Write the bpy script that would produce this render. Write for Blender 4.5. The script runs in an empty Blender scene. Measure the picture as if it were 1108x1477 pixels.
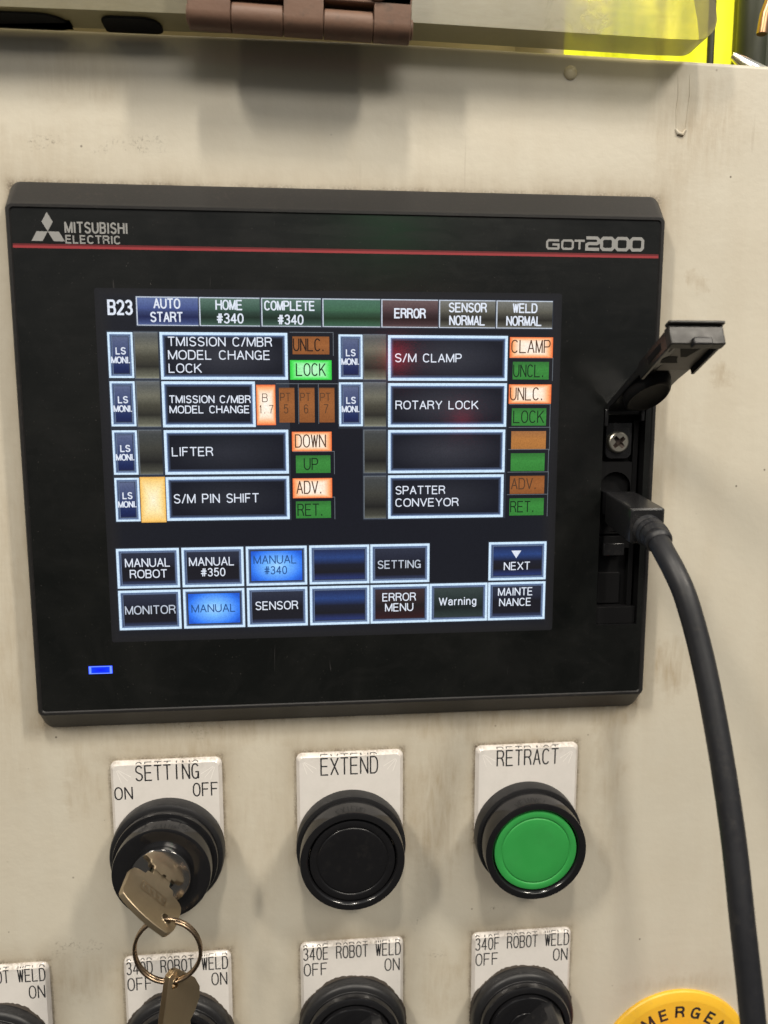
import bpy, bmesh, math, random
from mathutils import Vector, Matrix
random.seed(7)
SC = bpy.context.scene
COL = SC.collection
PI = math.pi
# Panel coordinates are millimetres: x right, y up the cabinet face, z out of the face towards the viewer.
def W(x, y, z): return Vector((x*.001, -z*.001, y*.001))

# ------------------------------------------------------------------ camera
cam_d = bpy.data.cameras.new('camera'); cam = bpy.data.objects.new('camera', cam_d); COL.objects.link(cam)
SC.camera = cam
def DR(v): return Vector((v[0], -v[2], v[1]))
R0 = (.995649, -.000715, .093177); R1 = (-.013749, -.990151, .139326); R2 = (.092160, -.140001, -.985853)
mm = Matrix.Identity(4)
for i in range(3):
    mm[i][0] = DR(R0)[i]; mm[i][1] = -DR(R1)[i]; mm[i][2] = -DR(R2)[i]
mm.translation = W(-14.63, 25.32, 305.75)
cam.matrix_world = mm
cam_d.sensor_fit = 'HORIZONTAL'; cam_d.sensor_width = 36; cam_d.lens = 36*1129.2/1108
cam_d.clip_start = .01; cam_d.clip_end = 50
cam_d.dof.use_dof = True; cam_d.dof.focus_distance = .300; cam_d.dof.aperture_fstop = 13

# ------------------------------------------------------------------ world and lamps
w = bpy.data.worlds.new('World'); SC.world = w; w.use_nodes = True
wn, wl = w.node_tree.nodes, w.node_tree.links
bg = wn['Background']
tc = wn.new('ShaderNodeTexCoord'); sx = wn.new('ShaderNodeSeparateXYZ'); cr = wn.new('ShaderNodeValToRGB')
wl.new(tc.outputs['Generated'], sx.inputs[0])
ma = wn.new('ShaderNodeMath'); ma.operation = 'MULTIPLY_ADD'; ma.inputs[1].default_value = .5; ma.inputs[2].default_value = .5
wl.new(sx.outputs['Z'], ma.inputs[0]); wl.new(ma.outputs[0], cr.inputs[0])
e = cr.color_ramp.elements
e[0].position = .42; e[0].color = (.085, .080, .072, 1)
e[1].position = .85; e[1].color = (.60, .61, .62, 1)
wl.new(cr.outputs[0], bg.inputs['Color']); bg.inputs['Strength'].default_value = .72

def area(name, loc, target, sx_, sy_, power, color):
    d = bpy.data.lights.new(name, 'AREA'); d.shape = 'RECTANGLE'; d.size = sx_; d.size_y = sy_; d.energy = power; d.color = color
    o = bpy.data.objects.new(name, d); COL.objects.link(o); o.location = W(*loc)
    o.rotation_euler = (W(*target)-W(*loc)).to_track_quat('-Z', 'Y').to_euler(); return o
area('ceiling_lamp', (-1500, 1900, 1500), (0, 0, 0), .16, .6, 41, (1, .915, .79))
area('ceiling_lamp', (1400, 1900, 1300), (0, 0, 0), .16, .6, 41, (1, .915, .79))
area('ceiling_lamp', (-60, 2100, 1150), (0, 0, 0), .16, .26, 26, (1, .92, .80))
area('ceiling_lamp', (500, 1500, 2300), (0, 0, 0), 1.2, .5, 17, (1, .93, .82))
def back(px, py, z):
    d0 = (px-554)/1129.2; d1 = (py-738.5)/1129.2
    d = [d0*R0[j]+d1*R1[j]+R2[j] for j in range(3)]; C = (-14.63, 25.32, 305.75); k = (z-C[2])/d[2]
    return (C[0]+k*d[0], C[1]+k*d[1], z)
def beacon(name, loc, r, power, color):
    d = bpy.data.lights.new(name, 'POINT'); d.shadow_soft_size = r; d.energy = power; d.color = color
    o = bpy.data.objects.new(name, d); COL.objects.link(o); o.location = W(*loc)

def mirrored(px, py, k):
    p = back(px, py, 7.55); c = (-14.63, 25.32, 305.75)
    return (p[0]+k*(p[0]-c[0]), p[1]+k*(p[1]-c[1]), p[2]-k*(p[2]-c[2]))
beacon('red_signal_lamp', mirrored(572, 515, 2.6), .010, .085, (1, .03, .06))
beacon('red_signal_lamp', mirrored(667, 604, 2.6), .008, .03, (1, .03, .08))
beacon('green_signal_lamp', mirrored(560, 309, 2.4),   .012, .09, (.05, 1, .25))

SC.view_settings.view_transform = 'Standard'; SC.view_settings.look = 'None'
SC.view_settings.exposure = 0.0; SC.view_settings.gamma = 1
SC.cycles.max_bounces = 10; SC.cycles.transmission_bounces = 8; SC.cycles.caustics_reflective = False

# ------------------------------------------------------------------ materials
def srgb(r, g, b):
    f = lambda c: (c/255/12.92) if c/255 <= .04045 else ((c/255+.055)/1.055)**2.4
    return (f(r), f(g), f(b), 1)
class NT:
    def __init__(s, name):
        s.m = bpy.data.materials.new(name); s.m.use_nodes = True
        s.n, s.l = s.m.node_tree.nodes, s.m.node_tree.links
        s.b = s.n['Principled BSDF']; s.tc = None
    def coord(s, kind='Object'):
        if s.tc is None: s.tc = s.n.new('ShaderNodeTexCoord')
        return s.tc.outputs[kind]
    def put(s, sock, v):
        if hasattr(v, 'is_linked') or hasattr(v, 'links'): s.l.new(v, sock)
        else: sock.default_value = v
    def math(s, op, a, b=None, c=None, clamp=False):
        n = s.n.new('ShaderNodeMath'); n.operation = op; n.use_clamp = clamp
        s.put(n.inputs[0], a)
        if b is not None: s.put(n.inputs[1], b)
        if c is not None: s.put(n.inputs[2], c)
        return n.outputs[0]
    def map(s, vec, scale=(1, 1, 1), loc=(0, 0, 0), rot=(0, 0, 0)):
        n = s.n.new('ShaderNodeMapping'); s.l.new(vec, n.inputs[0])
        n.inputs['Scale'].default_value = scale; n.inputs['Location'].default_value = loc; n.inputs['Rotation'].default_value = rot
        return n.outputs[0]
    def noise(s, vec, scale, detail=4, rough=.55, dist=0):
        n = s.n.new('ShaderNodeTexNoise'); s.l.new(vec, n.inputs['Vector'])
        n.inputs['Scale'].default_value = scale; n.inputs['Detail'].default_value = detail
        n.inputs['Roughness'].default_value = rough; n.inputs['Distortion'].default_value = dist
        return n.outputs[0]
    def ramp(s, fac, stops):
        n = s.n.new('ShaderNodeValToRGB'); s.l.new(fac, n.inputs[0]); e = n.color_ramp.elements
        while len(e) < len(stops): e.new(.5)
        for i, (p, c) in enumerate(stops):
            e[i].position = p; e[i].color = c if hasattr(c, '__len__') else (c, c, c, 1)
        return n.outputs[0]
    def mix(s, fac, a, b):
        n = s.n.new('ShaderNodeMix'); n.data_type = 'RGBA'
        s.put(n.inputs[0], fac); s.put(n.inputs[6], a); s.put(n.inputs[7], b); return n.outputs[2]
    def bump(s, h, dist, strength=1):
        n = s.n.new('ShaderNodeBump'); n.inputs['Distance'].default_value = dist; n.inputs['Strength'].default_value = strength
        s.l.new(h, n.inputs['Height']); s.l.new(n.outputs[0], s.b.inputs['Normal'])
    def sep(s, vec):
        n = s.n.new('ShaderNodeSeparateXYZ'); s.l.new(vec, n.inputs[0]); return n.outputs

def plastic(name, col, rough=.4, spec=.5, col2=None, nscale=900, bump=0, dust=0, rvar=.12, metallic=0, dustcol=(.30, .27, .23, 1)):
    t = NT(name); b = t.b; v = t.coord()
    n = t.noise(v, nscale, 5); n2 = t.noise(v, 60, 3)
    c = t.mix(n2, col, col2 or tuple(x*1.25 for x in col[:3])+(1,))
    if dust:
        d = t.ramp(t.noise(v, nscale*.55, 8, .7), [(.52, 0), (.75, 1)])
        d2 = t.ramp(t.noise(v, 45, 3), [(.35, .15), (.7, 1)])
        c = t.mix(t.math('MULTIPLY', t.math('MULTIPLY', d, d2), dust), c, dustcol)
    t.l.new(c, b.inputs['Base Color'])
    t.l.new(t.math('MULTIPLY_ADD', n, rvar, rough-rvar/2), b.inputs['Roughness'])
    b.inputs['Specular IOR Level'].default_value = spec; b.inputs['Metallic'].default_value = metallic
    if bump: t.bump(n, bump)
    return t.m

def paint_material():
    t = NT('beige_cabinet_paint'); b = t.b; v = t.coord()
    s = t.sep(v)                       # object space in metres: X right, Z up
    X, Z = s[0], s[2]
    big = t.noise(v, 9, 3); mid = t.noise(v, 42, 5, .6)
    base = t.mix(t.ramp(big, [(.3, 0), (.7, 1)]), (.535, .500, .415, 1), (.590, .548, .452, 1))
    base = t.mix(t.math('MULTIPLY', t.ramp(mid, [(.40, 0), (.72, 1)]), .20), base, (.47, .41, .31, 1))
    # vertical rub marks
    stv = t.noise(t.map(v, (55, 1, 7)), 1, 5, .6, .6)
    base = t.mix(t.math('MULTIPLY', t.ramp(stv, [(.46, 0), (.72, 1)]), .16), base, (.43, .36, .26, 1))
    # grime that gathers round each fitting: falloff from the edge of a rounded box
    grain = t.math('MULTIPLY', t.ramp(t.noise(v, 28, 3, .5), [(.25, .35), (.65, 1)]), t.ramp(t.noise(t.map(v, (1, 1, .28)), 200, 7, .66), [(.30, .45), (.70, 1)]))
    grain2 = t.math('MULTIPLY', t.ramp(t.noise(v, 900, 4, .7), [(.50, 0), (.66, 1)]), t.ramp(t.noise(v, 110, 5, .7), [(.42, 0), (.62, 1)]))
    rub = t.math('MULTIPLY', grain, t.ramp(t.noise(t.map(v, (420, 1, 60)), 1, 6, .62, .4), [(.32, .15), (.64, 1)]))
    grain3 = t.math('MULTIPLY', t.ramp(t.noise(v, 1100, 4, .7), [(.36, 0), (.56, 1)]), t.ramp(t.noise(v, 95, 5, .7), [(.34, 0), (.60, 1)]))
    def box(cx, cz, hx, hz, width):
        dx = t.math('MAXIMUM', t.math('SUBTRACT', t.math('ABSOLUTE', t.math('SUBTRACT', X, cx*.001)), hx*.001), 0)
        dz = t.math('MAXIMUM', t.math('SUBTRACT', t.math('ABSOLUTE', t.math('SUBTRACT', Z, cz*.001)), hz*.001), 0)
        d = t.math('SQRT', t.math('ADD', t.math('MULTIPLY', dx, dx), t.math('MULTIPLY', dz, dz)))
        f = t.math('SUBTRACT', 1, t.math('DIVIDE', d, width*.001), clamp=True)
        return t.math('MULTIPLY', f, f)
    g = box(0, .7, 121, 102.5, 15)
    g2 = box(0, .7, 121, 102.5, 3.0)
    plates = None
    for (cx, cz) in [(-74.3, -147), (-.3, -147), (74.2, -147), (-147, -233), (-73, -233), (0, -233), (74, -233)]:
        q = box(cx, cz+8, 22, 22, 13); plates = q if plates is None else t.math('MAXIMUM', plates, q)
    f1 = t.math('MULTIPLY', t.math('MULTIPLY', t.math('MAXIMUM', g, plates), grain), .80)
    base = t.mix(f1, base, (.27, .205, .125, 1))
    base = t.mix(t.math('MULTIPLY', t.math('MULTIPLY', g2, grain3), .9), base, (.10, .075, .05, 1))
    edge = None
    for (cx, cz) in [(-74.3, -147), (-.3, -147), (74.2, -147), (-147, -233), (-73, -233), (0, -233), (74, -233)]:
        q = box(cx, cz+8, 22, 22, 2.6); edge = q if edge is None else t.math('MAXIMUM', edge, q)
    es = box(148, -266, 8, 8, 25)
    base = t.mix(t.math('MULTIPLY', t.math('MULTIPLY', edge, grain3), .95), base, (.12, .095, .07, 1))
    # separate smudges
    wx = t.math('MULTIPLY_ADD', t.noise(v, 70, 6, .7), .030, -.015); wz = t.math('MULTIPLY_ADD', t.noise(t.map(v, loc=(3, 1, 2)), 70, 6, .7), .030, -.015)
    XD, ZDd = t.math('ADD', X, wx), t.math('ADD', Z, wz)
    # hairline scratches in two directions
    for rot, sc in ((.5, (260, 1, 9)), (-.9, (230, 1, 8)), (1.5, (300, 1, 12))):
        sn = t.ramp(t.noise(t.map(v, sc, rot=(0, rot, 0)), 1, 2, .5, .3), [(.735, 0), (.76, 1)])
        base = t.mix(t.math('MULTIPLY', t.math('MULTIPLY', sn, t.ramp(t.noise(v, 22, 2), [(.5, 0), (.6, 1)])), .30), base, (.36, .31, .24, 1))
    def blot(cx, cz, rx, rz, k, col=(.33, .25, .15, 1), src=None):
        nonlocal base
        ax = t.math('DIVIDE', t.math('SUBTRACT', XD, cx*.001), rx*.001); az = t.math('DIVIDE', t.math('SUBTRACT', ZDd, cz*.001), rz*.001)
        d = t.math('ADD', t.math('MULTIPLY', ax, ax), t.math('MULTIPLY', az, az))
        f = t.math('SUBTRACT', 1, d, clamp=True)
        base = t.mix(t.math('MULTIPLY', t.math('MULTIPLY', f, src or rub), min(1, k*1.7)), base, col)
    for a in [(37, -140, 14, 38, .62), (-34, -150, 16, 40, .22), (110, -125, 8, 55, .22), (-108, -125, 9, 22, .40), (112, -160, 10, 50, .14),
              (-135, -60, 22, 80, .30), (150, 36, 5, 9, .5), (139, 70, 4, 6, .5), (136, -86, 12, 14, .55), (112, -95, 14, 30, .35), (128, 20, 14, 60, .22), (118, 100, 30, 20, .2),
              (37, -226, 10, 20, .4), (-112, -212, 14, 12, .5), (133, 130, 26, 24, .40), (-95, 140, 26, 13, .30), (-110, 116, 40, 12, .2),
              (60, -107, 60, 9, .45), (-60, -108, 60, 9, .35), (148, -236, 34, 7, .3), (37, -175, 12, 14, .2)]:
        blot(*a)
    for a in [(-108, 117.5, 8, 3.0, .9), (-77, 116.5, 16, 2.2, .7), (-60, -104.5, 14, 2.5, .6), (-100, -110, 1.2, 1, 1.), (37, -212, 4, 2, .9),
              (60, -194, 9, 2, .8), (27, -196, 5, 3, .6), (-113, -198, 10, 4, .7), (91, -196.5, 5, 3, .8)]:
        blot(*a, col=(.09, .065, .045, 1), src=grain2)
    # flecks
    vo = t.n.new('ShaderNodeTexVoronoi'); t.l.new(v, vo.inputs['Vector']); vo.inputs['Scale'].default_value = 95
    fl = t.ramp(vo.outputs['Distance'], [(.028, 1), (.05, 0)])
    sel = t.ramp(t.noise(v, 33, 2), [(.50, 0), (.56, 1)])
    base = t.mix(t.math('MULTIPLY', t.math('MULTIPLY', fl, sel), .75), base, (.07, .05, .035, 1))
    t.l.new(base, b.inputs['Base Color'])
    t.l.new(t.math('MULTIPLY_ADD', mid, .25, .34), b.inputs['Roughness'])
    b.inputs['Specular IOR Level'].default_value = .45
    t.bump(t.math('ADD', t.noise(v, 330, 3), t.math('MULTIPLY', t.noise(v, 60, 2), 1.6)), .00016, .55)
    return t.m

def screen_mat(name, kind, *cols, strength=1.0, rough=.11):
    """what the lit screen shows, bloom painted in on some: a vertical ramp, a radial ramp, or one colour"""
    t = NT(name); b = t.b
    b.inputs['Base Color'].default_value = (.006, .006, .008, 1); b.inputs['Roughness'].default_value = rough
    b.inputs['Specular IOR Level'].default_value = .5
    g = t.sep(t.coord('Generated'))
    if kind == 'flat': col = cols[0]
    elif kind == 'vert':
        col = t.ramp(g[2], cols[0])
    else:
        ax = t.math('ABSOLUTE', t.math('MULTIPLY_ADD', g[0], 2, -1)); az = t.math('ABSOLUTE', t.math('MULTIPLY_ADD', g[2], 2, -1))
        if kind == 'box':
            d = t.math('MAXIMUM', ax, az)
        else:
            d = t.math('SQRT', t.math('ADD', t.math('MULTIPLY', ax, ax), t.math('MULTIPLY', az, az)))
        col = t.ramp(d, cols[0])
    # fine dot pitch of the panel
    n = t.ramp(t.noise(t.coord('Object'), 2300, 2, .6), [(.35, 0), (.65, 1)])
    wv = t.n.new('ShaderNodeTexWave'); wv.bands_direction = 'Z'; wv.inputs['Scale'].default_value = 600; t.l.new(t.coord('Object'), wv.inputs['Vector'])
    grain = t.math('MULTIPLY_ADD', n, .20, t.math('MULTIPLY', wv.outputs['Fac'], .10))
    t.l.new(t.mix(grain, col, (0, 0, 0, 1)), b.inputs['Emission Color']); strength *= 1.12
    b.inputs['Emission Strength'].default_value = strength
    return t.m

PAINT = paint_material()
M = {}
M['bezel'] = plastic('charcoal_moulded_plastic', (.013, .0125, .0125, 1), .40, .38, nscale=1500, bump=.00002, dust=.42, dustcol=(.085, .07, .06, 1))
M['dusty'] = plastic('dusty_black_plastic', (.011, .011, .012, 1), .42, .42, nscale=1600, bump=.00002, dust=.4, dustcol=(.07, .065, .055, 1))
M['blackgloss'] = plastic('glossy_black_plastic', (.007, .007, .008, 1), .25, .45, nscale=600, dust=.03)
M['satin'] = plastic('satin_black_plastic', (.011, .011, .012, 1), .24, .5, nscale=900, dust=.08, bump=.00001)
M['ringgloss'] = plastic('polished_black_collar', (.008, .008, .009, 1), .15, .55, nscale=400, dust=.15, dustcol=(.05, .045, .04, 1), rvar=.10)
M['deep'] = plastic('black_recess_plastic', (.0055, .0055, .006, 1), .6, .14, nscale=900)
M['rubber'] = plastic('black_cable_sheath', (.010, .0105, .013, 1), .46, .45, nscale=420, dust=.55, dustcol=(.065, .058, .050, 1), rvar=.25, bump=.00003)
M['chrome'] = plastic('polished_nickel', (.66, .65, .64, 1), .15, .5, (.52, .51, .50, 1), 350, metallic=1, rvar=.14)
M['screwsteel'] = plastic('zinc_screw_steel', (.60, .58, .50, 1), .36, .5, (.50, .48, .40, 1), 300, metallic=1, rvar=.05)
M['keymetal'] = plastic('worn_key_nickel', (.32, .255, .165, 1), .42, .5, (.42, .34, .23, 1), 450, metallic=.9, rvar=.22, bump=.00003, dust=.35, dustcol=(.14, .10, .07, 1))
M['keyedge'] = plastic('bare_brass_edge', (.58, .42, .24, 1), .30, .5, (.48, .34, .2, 1), 500, metallic=1)
M['ring'] = plastic('bronzed_ring_steel', (.36, .265, .175, 1), .27, .5, (.20, .145, .10, 1), 400, metallic=1, rvar=.2)
M['hinge'] = plastic('brown_hinge_paint', (.145, .080, .055, 1), .50, .35, (.20, .118, .080, 1), 420, bump=.00010, dust=.9, dustcol=(.075, .06, .048, 1))
M['green'] = plastic('green_button_plastic', (.024, .26, .050, 1), .42, .4, (.040, .33, .075, 1), 260, dust=.35, dustcol=(.035, .20, .05, 1), rvar=.25)
M['yellow'] = plastic('yellow_plate_plastic', (.76, .43, .025, 1), .38, .45, (.80, .49, .045, 1), 500, dust=.5, dustcol=(.42, .28, .10, 1), bump=.00004)
M['red'] = plastic('red_plastic', (.5, .02, .015, 1), .3)
M['ink'] = plastic('black_print_ink', (.022, .022, .024, 1), .4, .4)
M['silver'] = plastic('silver_print_ink', (.24, .24, .235, 1), .45, .4)
M['grime'] = plastic('greasy_grime', (.05, .042, .035, 1), .8, .2, nscale=3000, bump=.0001)
M['striped'] = plastic('dark_red_print', (.11, .012, .015, 1), .35)
M['stripel'] = plastic('bright_red_print', (.26, .03, .036, 1), .35)
M['rail'] = plastic('beige_machine_rail', (.42, .36, .24, 1), .5, .4, nscale=300, dust=.4)
M['oldrail'] = plastic('olive_machine_bar', (.035, .04, .022, 1), .5, .4, nscale=300)
M['copper'] = plastic('copper_pipe', (.55, .32, .18, 1), .3, .5, metallic=1)
M['shiny'] = plastic('bright_fitting_steel', (.8, .78, .72, 1), .2, .5, metallic=1)
M['paper'] = plastic('white_nameplate_plastic', (.70, .665, .635, 1), .22, .5, (.76, .72, .69, 1), 260, dust=.26, dustcol=(.33, .27, .21, 1))
def plate_mat(name, c1, c2, dirt):
    t = NT(name); v = t.coord(); Z = t.sep(v)[2]
    c = t.mix(t.noise(v, 240, 5), c1, c2)
    top = t.ramp(t.math('MULTIPLY', Z, 20), [(.66, 0), (.765, 1)])      # dirt lies along the upper edge
    sp = t.ramp(t.noise(v, 800, 5, .7), [(.36, 0), (.66, 1)]); pt = t.ramp(t.noise(v, 150, 4, .6), [(.36, .1), (.60, 1)])
    c = t.mix(t.math('MULTIPLY', t.math('MULTIPLY', sp, pt), t.math('MULTIPLY_ADD', top, dirt, .05)), c, (.24, .20, .155, 1))
    t.l.new(c, t.b.inputs['Base Color']); t.l.new(t.math('MULTIPLY_ADD', t.noise(v, 90, 3), .2, .13), t.b.inputs['Roughness'])
    return t.m
M['paper'] = plate_mat('white_nameplate_plastic', (.68, .655, .62, 1), (.76, .725, .69, 1), .30)
M['paperedge'] = plate_mat('clear_bevel_of_nameplate', (.62, .58, .54, 1), (.78, .74, .70, 1), .85)
M['ray'] = plastic('painted_refraction_ray', (.82, .79, .75, 1), .2)

def faceplate_mat():
    t = NT('black_glossy_front_film'); b = t.b; v = t.coord()
    n = t.noise(v, 26, 5, .6, .8); sc = t.noise(t.map(v, (8, 1, 60)), 6, 5, .65, .8)
    c = t.mix(t.ramp(n, [(.35, 0), (.7, 1)]), (.0045, .0052, .0050, 1), (.0095, .010, .0095, 1))
    sp = t.ramp(t.noise(v, 1700, 3, .6), [(.70, 0), (.76, 1)])
    c = t.mix(t.math('MULTIPLY', sp, .6), c, (.14, .13, .12, 1))
    t.l.new(c, b.inputs['Base Color'])
    for rot, sc_ in ((.7, (420, 1, 38)), (-.5, (380, 1, 32)), (1.4, (460, 1, 44))):
        hair = t.ramp(t.noise(t.map(v, sc_, rot=(0, rot, 0)), 1, 2, .5, .9), [(.745, 0), (.765, 1)])
        c = t.mix(t.math('MULTIPLY', t.math('MULTIPLY', hair, t.ramp(t.noise(v, 40, 2), [(.52, 0), (.62, 1)])), .3), c, (.08, .075, .075, 1))
    smear = t.ramp(t.noise(t.map(v, (1, 1, 1.6), rot=(0, .5, 0)), 55, 6, .65, 1.2), [(.50, 0), (.70, 1)])
    c = t.mix(t.math('MULTIPLY', smear, .30), c, (.015, .015, .015, 1))
    t.l.new(c, b.inputs['Base Color'])
    t.l.new(t.math('MULTIPLY_ADD', t.math('ADD', n, sc), .16, .06), b.inputs['Roughness'])
    b.inputs['Specular IOR Level'].default_value = .5
    return t.m
M['face'] = faceplate_mat()

def acrylic():
    t = NT('scuffed_clear_acrylic'); n, l = t.n, t.l; v = t.coord()
    q = t.noise(v, 120, 6, .65, .6); q2 = t.noise(t.map(v, (3, 1, 14)), 30, 5, .7, 1)
    haze = t.mix(q, (.50, .47, .36, 1), (.36, .33, .22, 1))
    tr = n.new('ShaderNodeBsdfTransparent'); tr.inputs[0].default_value = (.92, .89, .72, 1)
    tl = n.new('ShaderNodeBsdfTranslucent'); l.new(haze, tl.inputs[0])
    df = n.new('ShaderNodeBsdfDiffuse'); l.new(haze, df.inputs[0])
    gl = n.new('ShaderNodeBsdfGlossy'); gl.inputs['Roughness'].default_value = .25
    m1 = n.new('ShaderNodeMixShader'); m1.inputs[0].default_value = .5; l.new(tl.outputs[0], m1.inputs[1]); l.new(df.outputs[0], m1.inputs[2])
    m2 = n.new('ShaderNodeMixShader'); X = t.sep(v)[0]     # a dusty coating that thins out towards the right
    coat = t.ramp(t.math('MULTIPLY_ADD', X, 10, t.math('MULTIPLY_ADD', q, .8, -.4)), [(.78, .52), (.98, .0)])
    l.new(t.math('ADD', t.math('MULTIPLY', q2, .34), coat, clamp=True), m2.inputs[0]); l.new(tr.outputs[0], m2.inputs[1]); l.new(m1.outputs[0], m2.inputs[2])
    m3 = n.new('ShaderNodeMixShader'); m3.inputs[0].default_value = .06; l.new(m2.outputs[0], m3.inputs[1]); l.new(gl.outputs[0], m3.inputs[2])
    l.new(m3.outputs[0], n['Material Output'].inputs[0])
    return t.m
M['acrylic'] = acrylic()
def acrylic_edge():
    t = NT('dull_acrylic_edge'); n, l = t.n, t.l; v = t.coord()
    q = t.noise(v, 150, 5, .65, .6); t.l.new(t.mix(q, (.30, .28, .18, 1), (.22, .205, .13, 1)), t.b.inputs['Base Color']); t.b.inputs['Roughness'].default_value = .3
    tr = n.new('ShaderNodeBsdfTransparent'); tr.inputs[0].default_value = (.88, .86, .74, 1)
    m = n.new('ShaderNodeMixShader'); m.inputs[0].default_value = .78; l.new(tr.outputs[0], m.inputs[1]); l.new(t.b.outputs[0], m.inputs[2])
    l.new(m.outputs[0], n['Material Output'].inputs[0]); return t.m
M['acrylic_edge'] = acrylic_edge()
def curtain():
    t = NT('yellow_translucent_curtain'); n, l = t.n, t.l
    v = t.coord(); q = t.ramp(t.noise(t.map(v, (14, 1, 5)), 3.0, 4, .6), [(.35, 0), (.62, 1)])
    c = t.mix(q, (.34, .36, .012, 1), (.82, .76, .04, 1))
    tr = n.new('ShaderNodeBsdfTranslucent'); l.new(c, tr.inputs[0]); df = n.new('ShaderNodeBsdfDiffuse'); l.new(c, df.inputs[0])
    mx = n.new('ShaderNodeMixShader'); mx.inputs[0].default_value = .3
    l.new(tr.outputs[0], mx.inputs[1]); l.new(df.outputs[0], mx.inputs[2]); l.new(mx.outputs[0], n['Material Output'].inputs[0])
    return t.m
M['curtain'] = curtain()

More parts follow.
